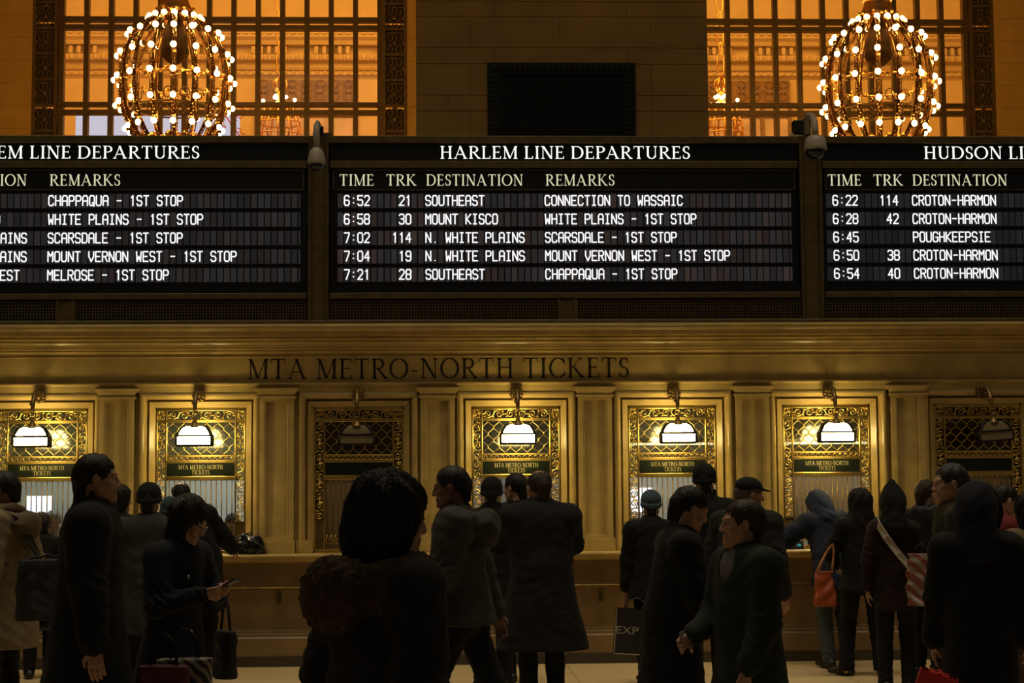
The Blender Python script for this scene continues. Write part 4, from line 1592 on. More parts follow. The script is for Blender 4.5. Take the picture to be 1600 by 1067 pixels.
        for d in range(3):
            e1, e2 = [(1, 2), (2, 0), (0, 1)][d]
            a = [slice(None)] * 3
            b = [slice(None)] * 3
            a[d] = slice(0, -1)
            b[d] = slice(1, None)
            for e in (e1, e2):
                a[e] = slice(1, -1)
                b[e] = slice(1, -1)
            A, B = ins[tuple(a)], ins[tuple(b)]
            for flip, sel in ((False, A & ~B), (True, ~A & B)):
                p = np.nonzero(sel)
                g = [p[0], p[1], p[2]]
                off = np.zeros(3, int)
                base = [g[q] + (0 if q == d else 1) for q in range(3)]

                def cell(o1, o2):
                    c = list(base)
                    c[e1] = c[e1] + o1
                    c[e2] = c[e2] + o2
                    return idx[c[0], c[1], c[2]]
                q = np.stack([cell(-1, -1), cell(0, -1), cell(0, 0), cell(-1, 0)], 1)
                faces.append(q[:, ::-1] if flip else q)
        Q = np.concatenate(faces)
        me = bpy.data.meshes.new(name)
        me.vertices.add(len(V))
        me.vertices.foreach_set('co', V.astype(np.float32).ravel())
        me.loops.add(Q.size)
        me.loops.foreach_set('vertex_index', Q.astype(np.int32).ravel())
        me.polygons.add(len(Q))
        me.polygons.foreach_set('loop_start', np.arange(0, Q.size, 4, dtype=np.int32))
        me.polygons.foreach_set('use_smooth', np.ones(len(Q), bool))
        me.materials.append(material)
        me.update(calc_edges=True)
        me.validate()
        o = bpy.data.objects.new(name, me)
        COL.objects.link(o)
        if parent is not None:
            o.parent = parent
        return o


def ik(S, T, l1, l2, pole):
    S, T, pole = map(lambda v: np.asarray(v, float), (S, T, pole))
    d = T - S
    L = np.linalg.norm(d)
    if L > (l1 + l2) * 0.999:
        T = S + d / L * (l1 + l2) * 0.999
        d = T - S
        L = np.linalg.norm(d)
    u = d / L
    a = (l1 * l1 - l2 * l2 + L * L) / (2 * L)
    h = math.sqrt(max(l1 * l1 - a * a, 0))
    p = pole - u * (pole @ u)
    n = np.linalg.norm(p)
    p = p / n if n > 1e-6 else np.array([0, 0, 1.0])
    return S + u * a + p * h, T


_mats = {}


def cloth(col, rough=0.9, spec=0.25):
    k = (tuple(round(c, 4) for c in col), rough)
    if k not in _mats:
        _mats[k] = mat('cloth', col, rough, var=0.15, scale=14, bump=0.12, bscale=160, spec=spec)
    return _mats[k]


M['skin'] = mat('skin', (0.36, 0.20, 0.13), 0.55, var=0.08, scale=18)
M['skin_brown'] = mat('skin_brown', (0.17, 0.085, 0.05), 0.55, var=0.08, scale=18)
M['eye'] = mat('eye', (0.05, 0.04, 0.035), 0.15)
BLACK = (0.0075, 0.0075, 0.0085)
NAVY = (0.010, 0.011, 0.019)
CHAR = (0.026, 0.025, 0.023)
HAIRD = (0.007, 0.0055, 0.0045)
HAIRB = (0.022, 0.013, 0.008)
SHOE = (0.006, 0.006, 0.006)


def build_hand(f, wrist, d, n, side, s, curl=25, k=0.012):
    """palm and five fingers: d along the fingers, n out of the palm, side = +1/-1 puts the thumb along side * (d x n)"""
    d = d / np.linalg.norm(d)
    n = n - d * (n @ d)
    n = n / np.linalg.norm(n)
    t = np.cross(d, n) * side
    w = np.asarray(wrist)
    for o in (-0.026, -0.009, 0.009, 0.026):
        f.cap(w + d * 0.012 * s + t * o * 0.7 * s, w + d * 0.085 * s + t * o * s, 0.015 * s, 0.012 * s, k)
    for o, L, c in ((0.030, 0.070, 0.9), (0.010, 0.080, 1.0), (-0.010, 0.074, 1.08), (-0.029, 0.058, 1.2)):
        p = w + d * 0.090 * s + t * o * s
        a = curl * 0.45 * c * D2R
        for q, (fr, r0, r1) in enumerate(((.45, .0092, .0088), (.32, .0088, .0082), (.25, .0082, .0068))):
            v = d * math.cos(a) + n * math.sin(a)
            e = p + v * L * fr * s
            f.cap(p, e, r0 * s, r1 * s, 0.004)
            p = e
            a += curl * 0.8 * c * D2R
    p = w + d * 0.028 * s + t * 0.030 * s
    v = d * 0.70 + t * 0.62 + n * 0.35
    v = v / np.linalg.norm(v)
    e = p + v * 0.042 * s
    f.cap(p - t * .008 * s, e, 0.014 * s, 0.0105 * s, 0.010)
    v2 = d * 0.92 + t * 0.15 + n * (0.35 + curl / 120)
    f.cap(e, e + v2 / np.linalg.norm(v2) * 0.034 * s, 0.0102 * s, 0.0085 * s, 0.004)


N_PERSON = [0]


def person(label, px, d, H, face, outfit, pose=None, skin='skin', h=0.013, hf=0.007, eyes=False, pyref=850, dx=0.0, wide=1.0, xy=None):
    """face: turn in degrees, 0 looks at the ticket wall, +90 looks to the photo's left, -90 to its right, 180 towards us.
    px, d: photo column of the body's axis and distance from the camera along the wall's normal."""
    pose = pose or {}
    N_PERSON[0] += 1
    seed = N_PERSON[0]
    s = H / 1.75
    Y = d + CAM[1]
    X = xf(px, Y, pyref)
    lean, side = pose.get('lean', 2) * D2R, pose.get('side', 0) * D2R
    Ru = rx(-lean) @ ry(side)
    PV = np.array([0, 0, .95])

    def up(p):
        return (PV + Ru @ (np.array(p, float) - PV)) * s
    hy, hp, hr_ = pose.get('head', (0, 0, 0))
    Rh = rz_(hy * D2R) @ rx(-hp * D2R) @ ry(hr_ * D2R)
    neckb = up((0, -0.015, 1.475))
    hc = neckb + (0.5 * (Ru + np.eye(3)) @ np.array([0, 0.02, 0.08]) + Rh @ np.array([0, 0.015, 0.085])) * s
    hs = s ** 0.5 * outfit.get('headscale', 1.0)

    def hd(p):
        return hc + Rh @ (np.array(p, float) * hs)
    sw = 0.178 * wide
    SH = {sx: up((sx * sw, -0.01, 1.415)) for sx in (-1, 1)}
    EL, WR = {}, {}
    hands = pose.get('hands', {})
    for sx in (-1, 1):
        spec = hands.get(sx, None)
        if spec is None:
            T = SH[sx] + np.array([sx * 0.085, 0.03, -0.525]) * s
            pole = (sx * 0.5, -1, 0)
        else:
            T = np.array(spec[:3], float) * s
            pole = spec[3] if len(spec) > 3 else (sx * 0.6, -0.5, -1)
        EL[sx], WR[sx] = ik(SH[sx], T, 0.285 * s, 0.262 * s, pole)
    feet = pose.get('feet', {-1: (-0.10, 0.02), 1: (0.10, 0.02)})
    HIP, KN, AN = {}, {}, {}
    for sx in (-1, 1):
        HIP[sx] = np.array([sx * 0.09, 0, 0.93]) * s
        fx, fy = feet[sx][:2]
        lift = feet[sx][2] if len(feet[sx]) > 2 else 0
        KN[sx], AN[sx] = ik(HIP[sx], np.array([fx, fy - 0.04, 0.085 + lift]) * s, 0.435 * s, 0.425 * s, (sx * 0.05, 1, 0))
    pts = np.array([hc] + [SH[q] for q in SH] + [EL[q] for q in EL] + [WR[q] for q in WR] + [KN[q] for q in KN] + [AN[q] for q in AN])
    lo = pts.min(0) - 0.30 * s
    hi = pts.max(0) + 0.30 * s
    lo[2] = -0.03
    hdir = {}
    for sx in (-1, 1):
        v = WR[sx] - EL[sx]
        hdir[sx] = v / np.linalg.norm(v)
    fines = [(hc - 0.15, hc + 0.15)]
    vis = pose.get('show_hands', ())
    for sx in vis:
        c = WR[sx] + hdir[sx] * 0.09 * s
        fines.append((c - 0.11, c + 0.11))
    # ---- body: one continuous skin
    f = Field(lo, hi, h, fines, hf)
    f.ell(hd((0, -.015, .035)), np.array((.074, .092, .082)) * hs, Rh, .02)
    f.ell(hd((0, .022, -.028)), np.array((.060, .064, .085)) * hs, Rh, .03)
    f.ell(hd((0, .070, -.096)), np.array((.025, .021, .022)) * hs, Rh, .02)
    for sx in (-1, 1):
        f.cap(hd((sx * .052, 0, -.055)), hd((sx * .018, .06, -.098)), .022 * hs, .018 * hs, .02)
        f.ell(hd((sx * .040, .060, -.028)), np.array((.022, .02, .022)) * hs, Rh, .02)
        f.ell(hd((sx * .031, .094, .004)), np.array((.017, .016, .011)) * hs, Rh, .012, 'cut')
        f.ell(hd((sx * .031, .073, .002)), np.array((.015, .012, .011)) * hs, Rh, .004)
        f.cap(hd((sx * .014, .084, .022)), hd((sx * .044, .072, .024)), .009 * hs, .007 * hs, .010)
        f.ell(hd((sx * .079, -.012, -.006)), np.array((.009, .018, .029)) * hs, Rh @ rz_(-sx * .35), .006)
        f.ell(hd((sx * .012, .092, -.036)), np.array((.010, .012, .008)) * hs, Rh, .006)
    f.cap(hd((0, .080, .014)), hd((0, .101, -.030)), .0085 * hs, .0120 * hs, .012)
    f.cap(hd((-.018, .083, -.060)), hd((.018, .083, -.060)), .0075 * hs, .0075 * hs, .008)
    f.cap(hd((-.016, .080, -.074)), hd((.016, .080, -.074)), .0085 * hs, .0085 * hs, .008)
    f.cap(hd((-.020, .093, -.0665)), hd((.020, .093, -.0665)), .0028, .0028, .004, mode='cut')
    fwd_u = Ru @ np.array([0, 1, 0])
    f.cap(hd((0, -.022, -.05)), neckb + np.array([0, -.01, -.02]), .054 * s, .062 * s, .03)
    f.cap(up((0, 0, 1.36)), up((0, 0, 1.22)), .155 * s * wide, .145 * s * wide, .05, (fwd_u, .68))
    f.cap(up((0, 0, 1.22)), up((0, 0, 1.02)), .142 * s * wide, .14 * s * wide, .05, (fwd_u, .68))
    f.cap(np.array([0, 0, 1.0]) * s, np.array([0, 0, .92]) * s, .15 * s * wide, .15 * s * wide, .05, ((0, 1, 0), .72))
    for sx in (-1, 1):
        f.cap(up((0, -.01, 1.44)), SH[sx], .06 * s, .055 * s, .04)
        f.cap(SH[sx], EL[sx], .053 * s, .040 * s, .03)
        f.cap(EL[sx], WR[sx], .039 * s, .027 * s, .02)
        nrm = np.array([-sx * 1.0, 0.2, 0.0]) if sx not in pose.get('palm', {}) else np.array(pose['palm'][sx], float)
        dd = hdir[sx]
        if sx in pose.get('hdir', {}):
            dd = np.array(pose['hdir'][sx], float)
        build_hand(f, WR[sx], dd, nrm, pose.get('thumb', {}).get(sx, -sx), s, pose.get('curl', {}).get(sx, 28))
        f.cap(HIP[sx], KN[sx], .082 * s, .055 * s, .03)
        f.cap(KN[sx], AN[sx], .054 * s, .038 * s, .02)
        f.cap(AN[sx] + np.array([0, -.03, -.04]) * s, AN[sx] + np.array([0, .13, -.05]) * s, .036 * s, .028 * s, .02, ((0, 0, 1), .8))
    root = f.mesh('person', M[skin])
    root.location = (X + dx, Y, 0)
    root.rotation_euler.z = face * D2R
    tag(root, label, 'person', 'travellers in front of the ticket counter')
    if eyes:
        e = MB()
        for sx in (-1, 1):
            c = hd((sx * .031, .0815, .003))
            e.ball(tuple(c), 0.0075 * hs, 8, 6)
        e.build('eyes', M['eye'], root, True)
    # ---- trousers and shoes
    if outfit.get('trousers'):
        t = Field(np.minimum(lo, -0.3), hi[:2].tolist() + [1.2 * s], h)
        for sx in (-1, 1):
            hem = AN[sx] + np.array([0, 0, -0.02 * s])
            t.cap(HIP[sx], KN[sx], .100 * s, .076 * s, .03)
            t.cap(KN[sx], hem, .073 * s, outfit.get('cuff', .064) * s, .02)
        t.cap(np.array([0, 0, 1.02]) * s, np.array([0, 0, .94]) * s, .158 * s * wide, .165 * s * wide, .04, ((0, 1, 0), .74))
        t.folds(.0035, 30, 26, 17, seed)
        for sx in (-1, 1):
            t.creases(KN[sx], .14 * s, .007, seed)
            t.creases(AN[sx] + np.array([0, 0, .04]), .09 * s, .008, seed)
        t.half((0, 0, .05 * s), (0, 0, -1))
        t.half((0, 0, 1.06 * s), (0, 0, 1))
        t.mesh('trousers', cloth(outfit['trousers']), root)
        for sx in (-1, 1):
            a = AN[sx]
            b = Field(a - 0.22, a + 0.25, 0.009)
            zz = max(0.0, a[2] - 0.085 * s)
            yaw = pose.get('toe', {}).get(sx, sx * -12) * D2R
            Rt = rz_(yaw)
            tip = a + Rt @ np.array([0, .165, -.045]) * s
            mid = a + Rt @ np.array([0, .07, -.035]) * s
            heel = a + Rt @ np.array([0, -.035, -.04]) * s
            b.cap(heel, mid, .043 * s, .045 * s, .02).cap(mid, tip, .045 * s, .034 * s, .02, ((0, 0, 1), .8))
            b.cap(a, heel, .05 * s, .045 * s, .02)
            b.half((0, 0, zz + 0.002), (0, 0, -1))
            b.mesh('shoe', cloth(outfit.get('shoes', SHOE), 0.5, 0.5), root)
    # ---- coat
    col = outfit.get('coat', BLACK)
    hem = outfit.get('hem', .62) * s
    th = outfit.get('thick', 0.026) * s
    c = Field(lo, [hi[0], hi[1], hc[2] + 0.05], h)
    c.cap(up((0, 0, 1.35)), up((0, 0, 1.20)), .160 * s * wide + th, .155 * s * wide + th, .05, (fwd_u, .72))
    c.cap(up((0, 0, 1.20)), up((0, 0, 1.03)), .152 * s * wide + th, .152 * s * wide + th, .05, (fwd_u, .74))
    flare = outfit.get('flare', 0.04) * s
    zb = min(hem, .90 * s)
    off = np.array([outfit.get('sway', (0, 0))[0], outfit.get('sway', (0, 0))[1], 0]) * s
    c.cap(np.array([0, 0, 1.03]) * s, np.array([0, 0, zb]) + off, .156 * s * wide + th, .168 * s * wide + th + flare, .05, ((0, 1, 0), .80))
    for sx in (-1, 1):
        c.cap(up((0, -.01, 1.435)), SH[sx], .062 * s + th * .8, .055 * s + th, .05)
        c.cap(SH[sx], EL[sx], .058 * s + th, .050 * s + th * .9, .035)
        c.cap(EL[sx], WR[sx] - hdir[sx] * 0.02 * s, .047 * s + th * .9, .036 * s + th * .8, .025)
    # collar
    cz = outfit.get('collar', .06)
    for a in range(-5, 6):
        q = a * 30 * D2R
        p0 = neckb + Ru @ (np.array([.074 * math.sin(q), -.074 * math.cos(q) + .005, -0.035]) * s)
        c.cap(p0, p0 + Ru @ np.array([0, .004, .035 + cz * (1.0 if abs(a) < 4 else .55)]) * s, .026 * s, .014 * s, .02)
    am = outfit.get('folds', .005)
    c.folds(am, 22, 20, 15, seed)
    for sx in (-1, 1):
        c.creases(EL[sx], .13 * s, .008, seed + sx)
        c.creases(SH[sx] + np.array([-sx * .03, 0, -.08]) * s, .10 * s, .005, seed - sx)
        c.creases(WR[sx], .09 * s, .006, seed)
    c.creases(np.array([0, 0, 1.0]) * s, .20 * s, .004, seed)
    if outfit.get('quilt'):
        z = c.ax[2][None, None, :]
        c.F = c.F + (0.006 * (np.cos(z * 2 * math.pi / 0.085) ** 8)).astype(np.float32)
    c.half((0, 0, hem), (0, 0, -1))
    if outfit.get('open'):       # open front: the two edges hang apart
        c.cap(up((0, .16, 1.47)), up((0, .21, 1.20)), .055 * s, .02 * s, .01, None, 'cut')
        c.ell(up((0, .14, 1.44)), np.array((.070, .10, .09)) * s, Ru, .01, 'cut')
    c.mesh('coat', cloth(col), root)
    if outfit.get('shirt'):
        b = Field(up((-.2, -.2, 1.0)) - .1, up((.2, .25, 1.55)) + .1, h)
        b.cap(up((0, .02, 1.38)), up((0, .02, 1.1)), .150 * s * wide, .150 * s * wide, .04, (fwd_u, .70))
        b.cap(neckb + np.array([0, .01, -.03]), neckb + np.array([0, .012, .02]), .066 * s, .060 * s, .03)
        b.mesh('shirt', cloth(outfit['shirt']), root)
    # ---- hood lying on the back, fur trims, hood up
    if outfit.get('hood') == 'down':
        g = Field(neckb - 0.32, neckb + 0.32, h * .9)
        w = outfit.get('hoodsize', 1.0)
        for a in range(-4, 5):
            q = a * 30 * D2R
            p0 = neckb + Ru @ (np.array([.120 * math.sin(q) * w, -.105 * math.cos(q) * w - .015, -0.02 - .03 * math.cos(q)]) * s)
            g.cap(p0, p0 + np.array([0, -.01, -.03 * w]) * s, .050 * s * w, .052 * s * w, .04)
        g.ell(neckb + Ru @ np.array([0, -.15 * w, -.08]) * s, np.array((.12 * w, .06 * w, .10 * w)) * s, Ru, .04)
        fur = outfit.get('fur')
        if fur:
            x, y, z = g.ax[0][:, None, None], g.ax[1][None, :, None], g.ax[2][None, None, :]
            g.F = g.F + (0.013 * np.sin(x * 120 + 3 * np.sin(z * 50)) * np.sin(z * 110 + 2 * np.sin(y * 60)) * np.sin(y * 115 + 2 * np.sin(x * 45))).astype(np.float32)
        else:
            g.folds(.005, 30, 28, 25, seed)
        g.mesh('fur_hood' if fur else 'hood', cloth(fur or outfit.get('hoodcol', col)), root)
    if outfit.get('hood') == 'up':
        g = Field(hc - 0.3, hc + 0.28, 0.010)
        w = outfit.get('hoodsize', 1.0)
        g.ell(hd((0, -.025, .025)), np.array((.108, .128, .135)) * hs * w, Rh, .02)
        g.cap(hd((0, -.05, -.03)), neckb + Ru @ np.array([0, -.03, -.05]) * s, .105 * s * w, .125 * s * w, .05)
        if outfit.get('peak'):
            g.cap(hd((0, -.05, .06)), hd((0, -.075, .175)), .07 * hs, .028 * hs, .06)
        g.ell(hd((0, .15, -.02)), np.array((.078, .10, .105)) * hs, Rh, .02, 'cut')
        g.folds(.005, 26, 24, 22, seed)
        g.mesh('hood', cloth(outfit.get('hoodcol', col)), root)
        if outfit.get('fur'):
            b = Field(hc - 0.3, hc + 0.28, 0.010)
            for a in range(-9, 10):
                q0, q1 = a * 15 * D2R, (a + 1) * 15 * D2R
                P0, P1 = [hd((.098 * w * math.sin(q), .055, .13 * w * math.cos(q) + .01)) for q in (q0, q1)]
                if a < 9:
                    b.cap(P0, P1, .026, .026, .02)
            x, y, z = b.ax[0][:, None, None], b.ax[1][None, :, None], b.ax[2][None, None, :]
            b.F = b.F + (0.006 * np.sin(x * 170 + 3 * np.sin(z * 60)) * np.sin(z * 150) * np.sin(y * 160)).astype(np.float32)
            b.mesh('fur_trim', cloth(outfit['fur']), root)
    if outfit.get('scarf'):
        g = Field(neckb - 0.2, neckb + 0.2, 0.010)
        for a in range(12):
            q0, q1 = a * 30 * D2R, (a + 1) * 30 * D2R
            g.cap(neckb + np.array([.082 * math.sin(q0), .075 * math.cos(q0), .025 + .012 * math.sin(2 * q0)]) * s, neckb + np.array([.082 * math.sin(q1), .075 * math.cos(q1), .025 + .012 * math.sin(2 * q1)]) * s, .034 * s, .034 * s, .02)
        g.folds(.004, 50, 50, 60, seed)
        g.mesh('scarf', cloth(outfit['scarf']), root)
    # ---- hair
    st = outfit.get('hair', 'short')
    hcol = outfit.get('haircol', HAIRD)
    if st:
        g = Field(hc - np.array([.24, .26, .48]), hc + np.array([.24, .22, .24]), 0.009, [(hc - .14, hc + .14)], 0.007)
        if st in ('short', 'bald'):
            g.ell(hd((0, -.020, .036)), np.array((.083, .099, .090)) * hs, Rh, .02)
            g.cap(hd((0, -.080, .0)), hd((0, -.072, -.095)), .050 * hs, .040 * hs, .03)
            g.ell(hd((0, .10, -.045)), np.array((.085, .085, .10)) * hs, Rh, .015, 'cut')
            for sx in (-1, 1):
                g.ell(hd((sx * .085, .0, -.02)), np.array((.022, .026, .045)) * hs, Rh, .01, 'cut')
            g.half(hd((0, 0, -.115)), Rh @ np.array([0, -.2, -1]))
            if st == 'bald':
                g.ell(hd((0, .035, .115)), np.array((.080, .115, .075)) * hs, Rh, .015, 'cut')
        elif st == 'long':
            g.ell(hd((0, -.022, .036)), np.array((.092, .106, .096)) * hs, Rh, .02)
            g.cap(hd((0, -.05, .02)), hc + (Ru @ np.array([0, -.075, -.20])) * s, .105 * hs, .105 * s, .05, (Rh @ np.array([0, 1, 0]), .75))
            g.cap(hc + (Ru @ np.array([0, -.075, -.18])) * s, hc + (Ru @ np.array([0, -.095, -outfit.get('hairlen', .34)])) * s, .108 * s, .060 * s, .05, (Ru @ np.array([0, 1, 0]), .5))
            g.ell(hd((0, .105, -.04)), np.array((.062, .085, .105)) * hs, Rh, .015, 'cut')
        elif st == 'bob':
            g.ell(hd((0, -.025, .030)), np.array((.112, .120, .112)) * hs, Rh, .02)
            g.ell(hd((0, -.050, -.075)), np.array((.122, .100, .115)) * hs, Rh, .05)
            g.ell(hd((0, .125, -.045)), np.array((.070, .095, .125)) * hs, Rh, .015, 'cut')
            g.half(hd((0, 0, -.175)), Rh @ np.array([0, -.15, -1]))
        x, y, z = [g.ax[q][tuple(slice(None) if e == q else None for e in range(3))] for q in range(3)]
        rr = .0062 if st in ('long', 'bob') else .0032
        ang = np.arctan2(x - hc[0], y - hc[1] + .03)
        g.F = g.F + (rr * np.sin(ang * 31 + 2.6 * np.sin(z * 24 + seed) + 1.4 * np.sin(z * 51)) + rr * 0.7 * np.sin(ang * 7 + 3 * np.sin(z * 15 + seed)) + .0022 * np.sin(x * 190 + 2 * np.sin(z * 80)) * np.sin(y * 170) * np.sin(z * 180)).astype(np.float32)
        g.mesh('hair', cloth(hcol, 0.6, 0.3), root)
    # ---- hats
    hat = outfit.get('hat')
    if hat:
        g = Field(hc - .22, hc + .26, 0.008)
        tilt = Rh @ rx(12 * D2R)
        if hat == 'beanie':
            g.ell(hd((0, -.018, .045)), np.array((.094, .110, .098)) * hs, Rh, .02)
            g.cap(hd((0, -.10, -.02)), hd((0, -.085, -.035)), .03 * hs, .03 * hs, .03)
            g.half(hd((0, 0, -.018)), tilt @ np.array([0, 0, -1]))
            zz = g.ax[0][:, None, None] * 0
            an = np.arctan2(g.ax[0][:, None, None] - hc[0], g.ax[1][None, :, None] - hc[1])
            g.F = g.F + (0.0025 * np.sin(an * 30) + 0 * g.ax[2][None, None, :]).astype(np.float32)
            for a in range(24):
                q0, q1 = a * 15 * D2R, (a + 1) * 15 * D2R
                g.cap(hd((.081 * math.sin(q0), .097 * math.cos(q0) - .018, .004 + .022 * math.cos(q0))), hd((.081 * math.sin(q1), .097 * math.cos(q1) - .018, .004 + .022 * math.cos(q1))), .013 * hs, .013 * hs, .02)
        else:
            g.ell(hd((0, -.018, .055)), np.array((.092, .110, .078)) * hs, Rh, .02)
            g.half(hd((0, 0, .040)), tilt @ np.array([0, 0, -1]))
            for a in range(-4, 5):
                q = a * 12 * D2R
                g.cap(hd((.075 * math.sin(q), .06 * math.cos(q), .052)), hd((.080 * math.sin(q), .155 * math.cos(q) + .0, .040)), .009 * hs, .006 * hs, .01)
        o = g.mesh('knit_hat' if hat == 'beanie' else 'cap', cloth(outfit.get('hatcol', BLACK)), root)
    info = dict(root=root, hc=hc, WR=WR, EL=EL, SH=SH, s=s, hdir=hdir, hd=hd, up=up, neckb=neckb)
    Rw = rz_(face * D2R)
    info['world'] = lambda p: tuple(np.array([X + dx, Y, 0]) + Rw @ np.asarray(p, float))
    return info


def hold_tube(info, name, pts, r, material, n=6):
    """a strap or other tube that belongs to the person"""
    return MB().tube([tuple(p) for p in pts], r, n).build(name, material, info['root'], True)


# ------------------------------------------------------------------ the crowd, left to right
FUR = (0.075, 0.048, 0.026)
man_cream = person('person in a cream coat with thick collar and black shoulder strap at the left edge', 14, 12.2, 1.83, 72,
                   dict(coat=(0.17, 0.135, 0.08), hem=.61, hood='down', hoodsize=1.0, hoodcol=(0.10, 0.078, 0.05), trousers=BLACK, hair='short', scarf=(0.10, 0.07, 0.045), folds=.007, thick=.034),
                   dict(head=(6, 8, 0)), skin='skin_brown', h=.012)
tall = person('tall man in a long black coat walking right, seen in profile at the left', 139, 9.0, 1.88, -84,
              dict(coat=BLACK, hem=.60, trousers=BLACK, hair='short', collar=.10, flare=.07, thick=.045),
              dict(head=(4, 0, 0), hands={1: (.30, .06, .82), -1: (-.26, -.05, .84)}, show_hands=(1,), feet={-1: (-.1, .22), 1: (.1, -.20, .02)}), h=.011, hf=.0055, eyes=True)
person('dark-haired woman mostly hidden behind the tall man in the long black coat', 181, 15.2, 1.74, -25,
       dict(coat=BLACK, hem=.6, hair='bob', trousers=BLACK, headscale=.92), dict(head=(-40, 5, 0)))
person('short person in black at the counter behind the cream coat', 64, 16.3, 1.50, 10, dict(coat=BLACK, hem=.75, hair='short', trousers=BLACK), dict(lean=12, head=(20, 10, 0)))
capman = person('man in a close dark cap and charcoal overcoat, seen from behind near the phone woman', 231, 13.6, 1.735, -2,
                dict(coat=(0.030, 0.029, 0.028), hem=.62, hair='short', hat='beanie', hatcol=BLACK, trousers=BLACK, thick=.032, collar=.05), dict(head=(4, 4, 0), hands={-1: (-.10, .27, .84)}), wide=1.08, skin='skin_brown')
person('person in a dark teal knit hat just behind the woman with the phone', 266, 15.6, 1.615, 8,
       dict(coat=BLACK, hem=.7, hat='beanie', hatcol=(0.030, 0.055, 0.062), hair='short', trousers=BLACK), dict(head=(15, 4, 0)))
baldl = person('balding man in a black coat leaning at the window with the black bag', 311, 16.3, 1.79, 6,
               dict(coat=BLACK, hem=.65, hair='bald', trousers=BLACK, thick=.036, collar=.09), dict(lean=7, side=-15, head=(12, 6, -10), hands={1: (.30, .40, 1.12), -1: (-.16, .42, 1.12)}), wide=1.08)
wphone = person('woman with glasses and long dark hair looking down at her phone', 271, 9.8, 1.655, -122,
                dict(coat=NAVY, hem=.66, flare=.07, hair='long', hairlen=.30, trousers=BLACK, thick=.024, collar=.06),
                dict(lean=5, head=(22, 30, 0), hands={1: (.06, .27, 1.205, (.7, -.5, -.6)), -1: (-.08, .28, 1.215, (-.7, -.5, -.6))}, hdir={1: (-.35, .93, .1), -1: (.35, .93, .1)}, palm={1: (-.8, -.2, .5), -1: (.8, -.2, .5)},
                     thumb={1: -1, -1: 1}, curl={1: 62, -1: 62}, show_hands=(1, -1), feet={-1: (-.12, .05), 1: (.12, .0)}), h=.011, hf=.005, eyes=True)
bighair = person('big-haired woman in a grey hooded coat walking right, closest to us', 594, 5.5, 1.722, -52,
                 dict(coat=(0.030, 0.027, 0.025), hem=.55, hair='bob', hood='down', hoodsize=1.22, fur=FUR, trousers=BLACK, flare=.03, thick=.036, folds=.006, headscale=1.06),
                 dict(head=(-14, 6, 0), feet={-1: (-.1, .2), 1: (.1, -.18)}), h=.011, hf=.006, eyes=True, wide=1.0)
parka = person('man in a grey hooded parka striding left, in profile', 722, 10.5, 1.825, 82,
               dict(coat=(0.038, 0.037, 0.033), hem=.86, hair='short', hood='down', hoodsize=1.12, trousers=BLACK, thick=.042, folds=.006, cuff=.07),
               dict(lean=4, head=(4, 6, 0), feet={-1: (-.09, .34), 1: (.09, -.32, .03)}, hands={-1: (-.26, .22, .92), 1: (.26, -.16, .90)}), skin='skin_brown', h=.011, hf=.0055, eyes=True)
person('person in a black beanie seen from behind, between the grey parka and the balding man', 769, 15.0, 1.77, 0,
       dict(coat=BLACK, hem=.65, hat='beanie', hatcol=BLACK, hair='short', trousers=BLACK, collar=.075), dict(head=(-6, 2, 0)))
person('dark-haired person with a black hooded coat, left of the balding man at the counter', 810, 15.5, 1.815, 22,
       dict(coat=BLACK, hem=.65, hair='short', hood='down', trousers=BLACK, headscale=1.05), dict(head=(28, 6, 0)))
bald = person('balding man in a wide long black coat with raised elbows, seen from behind', 846, 13.3, 1.815, 6,
              dict(coat=BLACK, hem=.47, hair='bald', haircol=HAIRB, trousers=BLACK, thick=.045, flare=.10, collar=.08, headscale=1.10),
              dict(lean=5, head=(12, 6, 0), hands={1: (.10, .27, 1.42, (.75, -.15, -.9)), -1: (-.10, .27, 1.42, (-.75, -.15, -.9))}), wide=1.15)
teal = person('person in a teal knit hat and black jacket holding a black shopping bag', 1019, 15.3, 1.645, 2,
              dict(coat=BLACK, hem=.78, hat='beanie', hatcol=(0.055, 0.085, 0.115), hair='short', trousers=BLACK, thick=.03), dict(head=(-4, 6, 0), hands={-1: (-.25, .05, .83)}, show_hands=(-1,), feet={-1: (-.08, .03), 1: (.07, .05)}))
lookr = person('dark-haired man looking down to the right, facing the man in the green jacket', 1046, 9.6, 1.70, -84,
               dict(coat=BLACK, hem=.60, hair='short', trousers=BLACK, thick=.034, collar=.05), dict(lean=8, head=(6, 22, 0), hands={1: (.10, .32, 1.05), -1: (-.12, .28, 1.02)}), h=.011, hf=.0055, eyes=True)
green = person('smiling brown-haired man in a dark green open jacket, facing left', 1168, 8.7, 1.615, 112,
               dict(coat=(0.014, 0.021, 0.017), hem=.66, hair='short', haircol=HAIRB, trousers=BLACK, thick=.036, open=True, shirt=(0.12, 0.115, 0.12), folds=.006, headscale=1.03),
               dict(lean=2, head=(-22, -2, 0), hands={1: (.14, .28, 1.04), -1: (-.24, .16, .90)}, show_hands=(1, -1)), h=.011, hf=.0055, eyes=True, wide=1.08)
person('tall person in a black watch cap at the counter, behind the two talking men', 1103, 14.3, 1.865, 0,
       dict(coat=BLACK, hem=.6, hat='beanie', hatcol=BLACK, hair='short', trousers=BLACK, collar=.09), dict(head=(-5, 4, 0)))
person('man in a dark peaked cap and black jacket turned right, behind the man in green', 1166, 13.3, 1.75, -46,
       dict(coat=(0.014, 0.014, 0.015), hem=.70, hat='cap', hatcol=BLACK, hair='short', haircol=(.08, .07, .06), trousers=BLACK, hood='down', thick=.04), dict(head=(-34, 6, 0)), wide=1.25)
